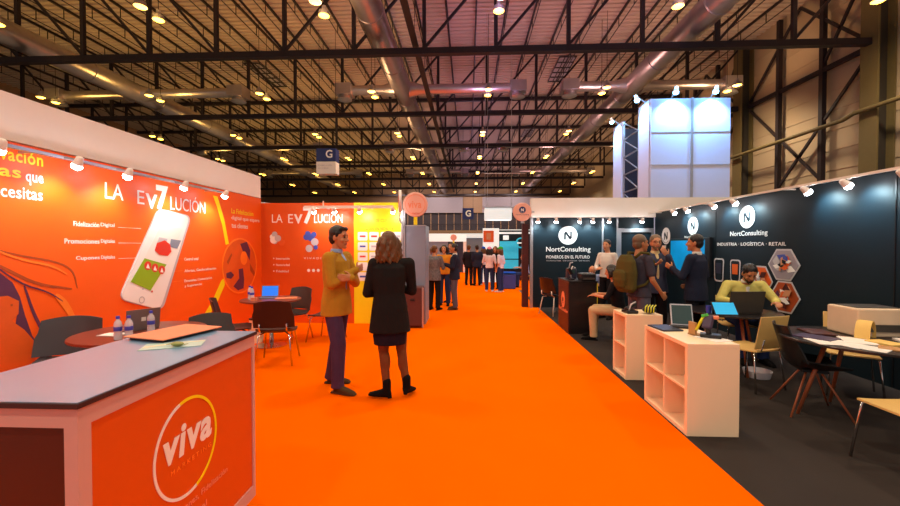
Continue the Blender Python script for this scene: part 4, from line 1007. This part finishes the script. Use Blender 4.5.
# ================================================================ PEOPLE
V = Vector
def solid(mb, name, mt, parent, vox, paint=None, smooth=4, mats=()):
    """fuse the collected shapes into one continuous skin"""
    me = mb.mesh('raw', mt); o = bpy.data.objects.new('raw', me); COL.objects.link(o)
    r = o.modifiers.new('r', 'REMESH'); r.mode = 'VOXEL'; r.voxel_size = vox
    s = o.modifiers.new('s', 'SMOOTH'); s.factor = .5; s.iterations = smooth
    dg = bpy.context.evaluated_depsgraph_get(); out = bpy.data.meshes.new_from_object(o.evaluated_get(dg))
    bpy.data.objects.remove(o); bpy.data.meshes.remove(me)
    out.name = name; out.materials.clear()
    for m_ in (mt,)+tuple(mats): out.materials.append(M(m_))
    for p in out.polygons:
        p.use_smooth = True; p.material_index = 0
        if paint: p.material_index = paint(p.center)
    ob = bpy.data.objects.new(name, out); COL.objects.link(ob); ob.parent = parent; return ob
def hand(mb, w, d, n, side, s, curl=.5):
    """palm, four unequal bent fingers and a thumb; d = direction of the fingers, n = palm side, side = thumb side"""
    w = V(w); d = V(d).normalized(); n = V(n); n = (n-d*n.dot(d)).normalized(); t = d.cross(n)*side
    k = s
    mb.loft([(w+d*x*k, t, n, hw*k, hh*k) for x, hw, hh in ((-.02, .026, .02), (.01, .03, .018), (.05, .04, .016), (.085, .041, .013), (.095, .034, .009))], 12)
    for i, (off, L) in enumerate(((.031, .070), (.010, .078), (-.011, .072), (-.031, .056))):
        p = w+(d*.088+t*off)*k; c = 0; q = d
        for j, f in enumerate((.45, .32, .23)):
            c += curl*(.5 if j == 0 else .8); q = (d*math.cos(c)+n*math.sin(c)); p2 = p+q*L*f*k
            mb.cap(p, p2, (.0095-.001*j)*k, (.0088-.001*j)*k, 8); p = p2
    p = w+(d*.02+t*.024)*k; p2 = p+(d*.6+t*.75+n*.25).normalized()*.045*k; p3 = p2+(d*.9+t*.25+n*.35).normalized()*.034*k
    mb.cap(p, p2, .013*k, .0105*k, 8); mb.cap(p2, p3, .0105*k, .0085*k, 8)
ST = dict(pelvis=(0,0,.95), chest=(0,0,1.27), neck=(0,-.01,1.455), head=(0,.025,1.62),
          hipR=(.09,0,.92), kneeR=(.10,.02,.50), ankR=(.11,-.02,.085), toeR=(.15,1,0),
          hipL=(-.09,0,.92), kneeL=(-.10,.02,.50), ankL=(-.11,-.02,.085), toeL=(-.15,1,0),
          shR=(.18,0,1.405), elR=(.235,-.04,1.13), wrR=(.225,.07,.90), hdR=(0,.15,-1), hnR=(-1,0,0),
          shL=(-.18,0,1.405), elL=(-.235,-.04,1.13), wrL=(-.225,.07,.90), hdL=(0,.15,-1), hnL=(1,0,0))
def person(label, loc, rz, H=1.75, pose=None, yaw=0, pitch=0, roll=0, vox=.010, skin='skin', fem=False, hair='short', hairc='hair_black',
           top=None, bottom=None, shoes='boot_black', shirt=None, extra=None, sit=False, curl=.5, glasses=False, beard=False, group=None, hand_vox=None, cap=None):
    e = empty('person', loc, math.radians(rz), label, 'person', group)
    s = H/1.75; J = {k: V(v)*(1 if k[:2] in ('to', 'hd', 'hn') else s) for k, v in {**ST, **(pose or {})}.items()}
    pel, che, nek = J['pelvis'], J['chest'], J['neck']
    axS = (J['shR']-J['shL']).normalized(); axH = (J['hipR']-J['hipL']).normalized()
    def spine(z):
        """ring frame for a level of the standing figure"""
        z0, z1, z2 = .95, 1.27, 1.455
        if z <= z0: c = pel+V((0, 0, (z-z0)*s)); t = V((0, 0, 1)); ax = axH
        elif z <= z1: f = (z-z0)/(z1-z0); c = pel.lerp(che, f); t = (che-pel).normalized().lerp((nek-pel).normalized(), .4); ax = axH.lerp(axS, f)
        else: f = (z-z1)/(z2-z1); c = che.lerp(nek, f); t = (nek-che).normalized().lerp((nek-pel).normalized(), .4); ax = axS
        if z <= z0 and sit: t = V((0, 0, 1))
        t.normalize(); ax = (ax-t*ax.dot(t)).normalized(); return c, ax, t.cross(ax)
    def torso(mb, rows, n=22):
        R = []
        for z, rx, ry, *oy in rows:
            c, ax, ay = spine(z); R.append((c+ay*(oy[0] if oy else 0)*s, ax, ay, rx*s, ry*s))
        mb.loft(R, n)
    g = .93 if fem else 1
    # ---- head frame
    Hm = Matrix.Translation(J['head']) @ (Matrix.Rotation(math.radians(yaw), 4, 'Z') @ Matrix.Rotation(math.radians(pitch), 4, 'X') @ Matrix.Rotation(math.radians(roll), 4, 'Y')) @ Matrix.Scale(s*(.97 if fem else 1), 4)
    H3 = Hm.to_3x3()
    def hp(x, y, z): return Hm @ V((x, y, z))
    def hell(mb, c, r, **k): mb.ell(hp(*c), r, T=H3.to_4x4(), **k)
    # ---- body
    b = MB()
    torso(b, [(.86, .11*g, .075), (.95, .14*g, .088), (1.10, .125*g, .085), (1.27, .15*g, .10), (1.37, .155*g, .09), (1.42, .12*g, .07), (1.455, .06, .055)])
    b.cap(nek+V((0, -.005, 0)), hp(0, -.015, -.07), .056*s*g, .053*s*g, 12)
    hell(b, (0, -.01, .035), (.075, .094, .09))
    ra = Hm @ V((0, 0, 0))
    hx, hy = (H3 @ V((1, 0, 0))).normalized(), (H3 @ V((0, 1, 0))).normalized()
    sc = (H3 @ V((1, 0, 0))).length
    b.loft([(hp(0, cy, z), hx, hy, rx*sc, ry*sc) for z, cy, rx, ry in ((.05, .0, .07, .083), (.02, .004, .07, .082), (-.02, .008, .067, .08), (-.05, .014, .060, .074), (-.075, .022, .052, .065), (-.098, .034, .038, .05), (-.112, .05, .022, .028))], 18)
    b.cap(hp(0, .084, .022), hp(0, .108, -.022), .008*sc, .013*sc, 8); b.cap(hp(-.014, .092, -.026), hp(.014, .092, -.026), .009*sc, .009*sc, 8)
    b.cap(hp(-.02, .083, -.058), hp(.02, .083, -.058), .0085*sc, .0085*sc, 8); b.ell(hp(0, .078, -.096), .017*sc); b.cap(hp(-.045, .072, .035), hp(.045, .072, .035), .011*sc, .011*sc, 8)
    for q in (-1, 1): hell(b, (q*.077, -.008, -.005), (.011, .021, .033)); hell(b, (q*.04, .06, -.025), (.022, .022, .022))
    for q, k in ((1, 'R'), (-1, 'L')):
        b.cap(J['sh'+k], J['el'+k], .045*s*g, .036*s*g); b.cap(J['el'+k], J['wr'+k], .037*s*g, .024*s*g)
        b.cap(nek.lerp(che, .25), J['sh'+k], .05*s*g, .048*s*g)
        hand(b, J['wr'+k], J['hd'+k], J['hn'+k], q if k == 'R' else -q if False else q, s*(.93 if fem else 1), curl)
        b.cap(J['hip'+k], J['knee'+k], .07*s, .045*s, 12); b.cap(J['knee'+k], J['ank'+k], .043*s, .032*s, 12)
        md = J['knee'+k].lerp(J['ank'+k], .3); toe = J['toe'+k].normalized(); b.ell(md-toe*.01*s, (.04*s, .042*s, .09*s))
        b.cap(J['ank'+k], J['ank'+k]+toe*.07*s+V((0, 0, -.04*s)), .03*s, .018*s)
    eyes = [hp(q*.031, .083, .012) for q in (-1, 1)]; mo = hp(0, .092, -.058)
    def paint(c):
        for q in eyes:
            d = (c-q).length
            if d < .0085*s+vox*.15: return 2
        d = H3.inverted() @ (c-mo)
        if abs(d.x) < .024 and abs(d.z) < .007+vox*.15 and abs(d.y) < .02: return 1
        return 0
    body = solid(b, 'body', skin, e, vox*.8, paint, 2, ('lips', 'eye_dark'))
    for q in eyes if vox < .009 else []:
        MB().ell(q-(H3 @ V((0, .004, 0))).normalized()*.003, .0095*s, n=12).build('eye', 'eye_dark', body, smooth=True)
    # ---- hair
    if hair:
        b = MB()
        if hair != 'bald':
            hell(b, (0, -.022, .05), (.085, .098, .088)); hell(b, (0, -.045, .0), (.078, .07, .085))
            for q in (-1, 1): b.cap(hp(q*.076, .012, .05), hp(q*.079, .008, .01), .012*sc, .007*sc, 8)
        if hair == 'quiff':
            for i in range(5): b.cap(hp(-.05+.025*i, .05, .095), hp(-.045+.024*i, .072-.01*abs(i-2), .10), .022*sc, .02*sc, 8)
        if hair in ('long', 'bob'):
            dn = .27 if hair == 'long' else .15; z_ = V((0, 0, -1))
            b.loft([(hp(0, -.045, .06)+z_*d_*s, hx, hy, rx*sc, ry*sc) for d_, rx, ry in ((0, .088, .06), (.06, .108, .072), (.12, .114, .072), (.18, .118, .066), (dn-.03, .112, .055), (dn, .08, .035))], 20)
            for q in (-1, 1):
                b.cap(hp(q*.078, .02, .05), hp(q*.1, .0, -.05), .026*sc, .034*sc); b.cap(hp(q*.1, .0, -.05), hp(q*.1, -.0, -.05)+z_*(dn-.16)*s, .034*sc, .026*sc)
            random.seed(int(H*1000))
            for i in range(20):
                a = PI*(.92+1.16*i/19); x = .112*math.cos(a); y = -.035+.07*math.sin(a); p = hp(x*.8, y*.9, .05)
                for j in range(4):
                    f = (j+1)/4; w = .018*math.sin(j*2.2+i*1.7); p2 = hp(x*(1+.12*f)+w, y*(1+.1*f)+w*.5, .05)+z_*(dn-.03+random.uniform(-.02, .03))*f*s
                    b.cap(p, p2, .018*s, (.018 if j < 3 else .009)*s, 7); p = p2
        if hair == 'ponytail':
            b.cap(hp(0, -.11, .06), hp(0, -.15, .0), .03*s, .035*s); b.cap(hp(0, -.15, .0), hp(0, -.14, -.13), .035*s, .012*s)
        if hair == 'bald':
            for q in (-1, 1): hell(b, (q*.06, -.045, .0), (.022, .05, .04))
            hell(b, (0, -.07, -.005), (.06, .035, .045))
        for q in (-1, 1): b.cap(hp(q*.045, .081, .036), hp(q*.016, .088, .034), .0055*sc, .0055*sc, 6)
        if beard:
            b.loft([(hp(0, cy, z), hx, hy, rx*sc, ry*sc) for z, cy, rx, ry in ((-.035, .006, .064, .07), (-.06, .018, .06, .073), (-.09, .034, .046, .058), (-.12, .05, .02, .03))], 16)
        solid(b, 'hair', hairc, e, min(vox*.7, .007), None, 1)
    if cap:
        b = MB(); hell(b, (0, -.02, .07), (.10, .11, .085)); b.loft([(hp(0, .07, .075), hx, hy, .07*sc, .06*sc), (hp(0, .08, .062), hx, hy, .075*sc, .075*sc)], 16); solid(b, 'hat', cap, e, .009, None, 1)
    if glasses:
        b = MB()
        for q in (-1, 1):
            T = Hm @ Matrix.Translation((q*.033, .105, .01)) @ Matrix.Rotation(PI/2, 4, 'X')
            b.ringpoly(0, 0, .02, .025, T, .004, n=16); b.bar(hp(q*.058, .1, .015), hp(q*.078, .0, .01), .004)
        b.bar(hp(-.012, .105, .015), hp(.012, .105, .015), .004); b.build('glasses', 'black_plastic', e)
    # ---- clothes
    if shirt:
        b = MB(); torso(b, [(1.0, .05, .112, .008), (1.27, .07, .120, .012), (1.38, .06, .10, .014), (1.44, .045, .07, .008)])
        b.loft([(nek+V((0, .005, .0))*s, axS, V((0, 0, 1)).cross(axS), .068*s*g, .066*s*g), (nek+V((0, .0, .045))*s, axS, V((0, 0, 1)).cross(axS), .062*s*g, .06*s*g)], 16)
        solid(b, 'shirt', shirt, e, vox, None, 2)
    if top:
        c_, hem, sl, k = top  # material, hem height, sleeve length 0..1, looseness
        b = MB(); fl = .02 if hem < .8 else .0
        rows = [(hem, (.188+fl)*g*k, .138*k), (.95, .178*g*k, .13*k)] if hem < .93 else [(hem, .165*g*k, .118*k)]
        rows += [(1.10, .152*g*k, .112*k), (1.27, .172*g*k, .125*k), (1.37, .178*g*k, .11*k), (1.425, .13*g, .078), (1.455, .07, .062)]
        torso(b, rows)
        for q in ('R', 'L'):
            sh, el, wr = J['sh'+q], J['el'+q], J['wr'+q]
            b.cap(nek.lerp(che, .28), sh, .058*s*g, .062*s*g*k)
            if sl > .55: b.cap(sh, el, .062*s*g*k, .05*s*g*k); b.cap(el, el.lerp(wr, min(1, (sl-.5)*2)), .05*s*g*k, .038*s*g*k)
            else: b.cap(sh, sh.lerp(el, sl*2), .062*s*g*k, .056*s*g*k)
        if shirt:
            for q in (-1, 1): b.cap(spine(1.44)[0]+axS*q*.06*s+V((0, -.01, .02))*s, spine(1.36)[0]+axS*q*.075*s+spine(1.36)[2]*.088*s, .02*s, .02*s, 8)
        solid(b, 'jacket' if sl > .55 and shirt else 'top', c_, e, vox, None, 3)
    if bottom and bottom[0] == 'trousers':
        b = MB(); torso(b, [(.84, .11, .085), (.90, .148*g, .106), (.97, .146*g, .10), (1.04, .138*g, .095)])
        for q in ('R', 'L'):
            b.cap(J['hip'+q], J['knee'+q], .093*s, .078*s, 12); a = J['ank'+q]; b.cap(J['knee'+q], a.lerp(J['knee'+q], .10), .077*s, .064*s, 12); b.tube([a.lerp(J['knee'+q], .12), a.lerp(J['knee'+q], -.06)], [.062*s, .07*s], 14)
        solid(b, 'trousers', bottom[1], e, vox, None, 3)
    elif bottom:
        b = MB(); torso(b, [(bottom[2], .165, .12), (bottom[2]+.1, .175, .13), (.95, .165*g, .118), (1.04, .145*g, .10)]); solid(b, 'skirt', bottom[1], e, vox, None, 2)
        for q in ('R', 'L'):
            b = MB(); md = J['knee'+q].lerp(J['ank'+q], .3); toe = J['toe'+q].normalized()
            b.cap(J['hip'+q], J['knee'+q], .084*s, .056*s, 12); b.cap(J['knee'+q], J['ank'+q], .054*s, .037*s, 12); b.ell(md-toe*.014*s, (.049*s, .05*s, .13*s))
            solid(b, 'stocking', bottom[3], e, vox, None, 3)
    for q in ('R', 'L'):
        b = MB(); a = J['ank'+q]; toe = J['toe'+q].normalized(); up = V((0, 0, 1)); dn = V(J.get('sole'+q, (0, 0, -1))).normalized()
        heel = bool(extra == 'heels'); sx = toe.cross(dn)
        g0 = a+dn*.07*s
        b.loft([(a-toe*.035*s+dn*.03*s, sx, dn, .034*s, .052*s), (a+toe*.0*s+dn*.02*s, sx, dn, .041*s, .062*s), (a+toe*.07*s+dn*.045*s, sx, dn, .043*s, .04*s), (a+toe*.15*s+dn*.058*s, sx, dn, .045*s, .027*s), (a+toe*.20*s+dn*.065*s, sx, dn, .03*s, .018*s)], 14)
        if heel:
            b.cap(a+V((0, 0, .08))*s, a+dn*.02*s, .046*s, .044*s); b.bar(a-toe*.03*s+dn*.03*s, a-toe*.035*s+dn*.085*s, .04*s, .045*s)
        else:
            b.loft([(a-toe*.07*s+dn*.074*s, sx, dn, .036*s, .012*s), (a+toe*.05*s+dn*.074*s, sx, dn, .046*s, .012*s), (a+toe*.17*s+dn*.074*s, sx, dn, .046*s, .012*s), (a+toe*.215*s+dn*.074*s, sx, dn, .03*s, .01*s)], 14)
        solid(b, 'shoe', shoes, e, .007, None, 1)
    return e, Hm, J

# man in the mustard jacket
CROSS = dict(elR=(.225, .09, 1.14), wrR=(-.06, .20, 1.27), hdR=(-1, .1, .25), hnR=(0, -1, 0), elL=(-.225, .09, 1.12), wrL=(.05, .215, 1.19), hdL=(1, -.35, .15), hnL=(0, -1, 0))
e, Hm, J = person('man in a mustard jacket with folded arms, facing the woman in black', (-1.45, 4.35, 0), -106, 1.81,
    pose=dict(CROSS, shR=(.185, .03, 1.405), shL=(-.185, -.0, 1.405), kneeR=(.10, .09, .50), ankR=(.12, .09, .085), ankL=(-.12, -.16, .085), kneeL=(-.09, -.05, .5), toeR=(.02, 1, 0), toeL=(-.35, 1, 0), neck=(0, .0, 1.455), head=(0, .035, 1.615)),
    yaw=4, pitch=-4, vox=.008, skin='skin_tan', hair='quiff', hairc='hair_black', top=('jacket_mustard', .80, 1.0, 1.06), bottom=('trousers', 'jeans_plum'), shirt='shirt_blue', shoes='suede', curl=.35)
MB().m('black_plastic').tube([J['wrR']+V((.012, 0, 0)), J['wrR']+V((-.012, 0, 0))], .036, 16).build('wristwatch', parent=e, smooth=True)
# woman in black seen from behind
e, Hm, J = person('woman in a black coat and skirt with long wavy brown hair, seen from behind', (-.79, 4.11, 0), 14, 1.74,
    pose=dict(elR=(.22, .06, 1.11), wrR=(.04, .22, 1.14), hdR=(-1, .1, .1), hnR=(0, -1, 0), elL=(-.25, .04, 1.10), wrL=(-.02, .24, 1.08), hdL=(1, .0, .1), hnL=(0, -1, 0), pelvis=(-.02, 0, .95), chest=(-.03, 0, 1.27), neck=(-.03, -.01, 1.455), head=(-.035, .02, 1.615),
              ankL=(-.055, -.03, .10), kneeL=(-.085, .02, .50), toeL=(-1, .5, 0), ankR=(.15, -.03, .125), kneeR=(.10, .03, .50), toeR=(.5, .9, -.15)),
    yaw=10, vox=.008, fem=True, hair='long', hairc='hair_brown', top=('coat_black', .70, 1.0, 1.12), bottom=('skirt', 'skirt_navy', .57, 'tights'), shirt=None, extra='heels')

# the group in the black booth
person('man in a dark T-shirt with cropped grey hair wearing an olive backpack', (2.38, 5.68, 0), -75, 1.74, yaw=-8, vox=.011, skin='skin_tan', hair='short', hairc='hair_grey',
    top=('tee_grey', .88, .35, 1.03), bottom=('trousers', 'trouser_grey'), pose=dict(elR=(.24, .02, 1.13), wrR=(.22, .18, .95), hdR=(-.1, .6, -.6)))
e = empty('backpack', (2.16, 5.57, 1.22), R_(-75), 'large olive backpack on the back of the man in the dark T-shirt', 'backpack')
b = MB(); b.loft([((0, 0, z), (1, 0, 0), (0, 1, 0), rx, ry) for z, rx, ry in ((-.27, .13, .07), (-.22, .17, .11), (0, .175, .125), (.15, .15, .10), (.24, .09, .06))], 20)
solid(b, 'bag_body', 'pack_olive', e, .011, None, 2)
b = MB(); b.loft([((0, -.1, z), (1, 0, 0), (0, 1, 0), rx, ry) for z, rx, ry in ((-.2, .10, .04), (-.1, .13, .06), (.0, .12, .05), (.04, .08, .03))], 16); solid(b, 'front_pocket', 'pack_olive', e, .01, None, 2)
for q in (-1, 1): MB().m('pack_olive').tube([(q*.09, .07, .2), (q*.12, .14, .27), (q*.13, .24, .26), (q*.13, .33, .14), (q*.14, .32, -.04), (q*.13, .2, -.16), (q*.1, .08, -.2)], .02, 8).build('shoulder_strap', parent=e, smooth=True)
MB().m('pack_olive').tube([(-.03, .04, .24), (-.03, .04, .28), (.03, .04, .28), (.03, .04, .24)], .008, 6).build('grab_handle', parent=e)
person('grey-haired man with glasses and cream shirt drinking, facing the camera', (2.95, 6.45, 0), 176, 1.76, vox=.011, hair='short', hairc='hair_grey', glasses=True, beard=True, yaw=-4,
    top=('jacket_slate', .84, 1.0, 1.05), bottom=('trousers', 'trouser_dark'), shirt='shirt_cream', pose=dict(elL=(-.24, .1, 1.18), wrL=(-.10, .20, 1.42), hdL=(.5, .2, .7), hnL=(0, -1, .2), elR=(.25, .06, 1.15), wrR=(.1, .25, 1.28), hdR=(-.4, .7, .4), hnR=(0, 0, 1)))
e = empty('coffee_cup', (3.0, 6.27, 1.53), 0, 'small white cup held up to the mouth of the man with glasses', 'cup'); MB().m('white_lam').lathe((0, 0, 0), [(.02, 0), (.03, .06), (.026, .06), (.017, .006)], 16).build('cup_wall', parent=e, auto=True)
person('man in a dark slate suit seen from behind, by the television', (3.29, 5.92, 0), 38, 1.75, yaw=18, vox=.011, skin='skin_tan', hair='short', hairc='hair_black',
    top=('suit_navy', .80, 1.0, 1.08), bottom=('trousers', 'suit_dark'), shirt='shirt_white', pose=dict(elL=(-.24, .08, 1.14), wrL=(-.12, .28, 1.25), hdL=(.2, .8, .4), elR=(.25, -.02, 1.13), wrR=(.2, .14, .98), hdR=(-.4, .8, -.1)))
person('man in a white shirt standing at the back of the black booth', (3.03, 8.85, 0), 125, 1.72, yaw=10, vox=.012, hair='short', hairc='hair_black', top=('shirt_white', .92, 1.0, 1.0), bottom=('trousers', 'trouser_dark'), pose=dict(elR=(.24, .06, 1.14), wrR=(.12, .2, 1.1), hdR=(-1, .3, .2)))
SIT = dict(pelvis=(0, 0, .56), chest=(0, .05, .87), neck=(0, .09, 1.05), head=(0, .14, 1.21), hipR=(.09, 0, .54), hipL=(-.09, 0, .54), kneeR=(.13, .42, .53), kneeL=(-.13, .42, .53),
           ankR=(.13, .45, .085), ankL=(-.13, .40, .085), shR=(.18, .07, 1.0), shL=(-.18, .07, 1.0), elR=(.24, .16, .78), elL=(-.24, .16, .78), wrR=(.15, .38, .80), wrL=(-.15, .38, .80), hdR=(-.2, 1, -.1), hdL=(.2, 1, -.1), hnR=(0, 0, -1), hnL=(0, 0, -1))
person('seated woman with dark hair beside the dark desk', (2.50, 6.72, 0), 62, 1.66, pose=SIT, sit=True, fem=True, vox=.012, hair='bob', hairc='hair_black', top=('trouser_dark', .95, .6, 1.0), bottom=('trousers', 'dress_beige'), pitch=-12)
person('balding man in a blue shirt seated low behind the dark desk', (2.86, 9.45, 0), 172, 1.60, pose=dict(SIT, neck=(0, .16, 1.0), chest=(0, .08, .84), head=(0, .23, 1.11), shR=(.18, .13, .96), shL=(-.18, .13, .96)), sit=True, vox=.012, hair='bald', hairc='hair_grey', top=('shirt_blue', .95, 1.0, 1.0), bottom=('trousers', 'trouser_dark'), pitch=-35)
ply_chair((2.86, 9.47, 0), R_(172), 'beech chair under the balding man behind the desk')
person('man in a yellow blazer bent over a dark laptop at the round table', (3.93, 5.98, 0), 168, 1.80, pose=dict(SIT, chest=(0, .10, .87), neck=(0, .22, 1.04), head=(0, .31, 1.165), shR=(.2, .16, 1.0), shL=(-.2, .16, 1.0), elR=(.33, .26, .80), elL=(-.33, .26, .80), wrR=(.24, .46, .81), wrL=(-.24, .46, .81)),
    sit=True, vox=.010, skin='skin_tan', hair='short', hairc='hair_black', beard=True, top=('blazer_yellow', .95, 1.0, 1.08), bottom=('trousers', 'jeans_blue'), shirt='shirt_white', pitch=-32)
ply_chair((3.93, 6.0, 0), R_(168), 'beech chair under the man in the yellow blazer')

# people down the aisle
person('woman in a grey patterned tunic and black trousers with ponytail, seen from behind', (-.83, 9.85, 0), -20, 1.60, yaw=-20, vox=.013, fem=True, hair='ponytail', hairc='hair_brown', top=('tunic_grey', .80, 1.0, 1.12), bottom=('trousers', 'trouser_dark'), pose=dict(elR=(.24, .05, 1.13), wrR=(.18, .26, 1.15), hdR=(0, 1, .1)))
person('woman with a yellow-orange scarf facing the camera in the left aisle group', (-.63, 10.6, 0), 170, 1.62, vox=.013, fem=True, hair='bob', hairc='hair_black', top=('scarf_yellow', .90, 1.0, 1.05), bottom=('trousers', 'jeans_blue'))
e_, _, _ = person('man in a navy blazer and grey trousers holding something, facing left in the aisle', (-.33, 9.95, 0), 88, 1.64, vox=.012, hair='short', hairc='hair_black', skin='skin_tan', top=('suit_navy', .80, 1.0, 1.05), bottom=('trousers', 'trouser_grey'), shoes='suede', shirt='shirt_white', pose=dict(elR=(.23, .04, 1.12), wrR=(.12, .26, 1.2), hdR=(0, 1, .3), elL=(-.23, .04, 1.12), wrL=(-.1, .27, 1.2), hdL=(0, 1, .3)))
person('man in dark blue partly hidden behind the man in the navy blazer', (-.46, 11.2, 0), 150, 1.68, vox=.014, hair='short', hairc='hair_black', top=('suit_navy', .88, 1.0, 1.0), bottom=('trousers', 'jeans_blue'))
person('left man of the two in dark suits standing with backs turned down the aisle', (.03, 16.1, 0), -20, 1.62, vox=.014, hair='short', hairc='hair_brown', top=('suit_dark', .8, 1.0, 1.05), bottom=('trousers', 'suit_dark'))
person('right man of the two in dark suits standing with backs turned down the aisle', (.36, 16.0, 0), 10, 1.62, vox=.014, hair='short', hairc='hair_black', top=('suit_navy', .8, 1.0, 1.08), bottom=('trousers', 'suit_dark'))
person('girl in white top with a royal blue cap in the far aisle', (.63, 16.4, 0), 20, 1.55, vox=.014, fem=True, hair='long', hairc='hair_brown', cap='cap_royal', top=('tee_white', .92, .4, 1.0), bottom=('trousers', 'jeans_blue'), shoes='tee_white')
person('girl in pinkish white top with a pink cap, seen from behind', (.75, 14.0, 0), -5, 1.55, vox=.013, fem=True, hair='long', hairc='hair_black', cap='cap_pink', top=('tee_white', .92, .5, 1.0), bottom=('trousers', 'jeans_blue'), shoes='tee_white', pose=dict(elL=(-.26, .05, 1.14), wrL=(-.12, .2, 1.2), hdL=(.6, .6, .3)))
person('girl in white top with a green cap turned to the left', (1.12, 13.8, 0), 60, 1.55, vox=.013, fem=True, hair='long', hairc='hair_brown', cap='cap_green', top=('tee_white', .92, .5, 1.0), bottom=('trousers', 'jeans_blue'), shoes='tee_white')
person('person in dark clothes standing between the pink and green caps', (1.02, 14.9, 0), 150, 1.58, vox=.014, fem=True, hair='long', hairc='hair_brown', top=('trouser_dark', .88, 1.0, 1.0), bottom=('trousers', 'trouser_dark'))
person('person in a pale blue shirt seated beside the blue box in the far booth', (2.25, 15.5, 0), 100, 1.66, pose=SIT, sit=True, vox=.014, hair='short', hairc='hair_brown', top=('shirt_blue', .95, .5, 1.05), bottom=('trousers', 'jeans_blue'))
ply_chair((2.25, 15.52, 0), R_(100), 'light chair under the person in pale blue in the far booth')
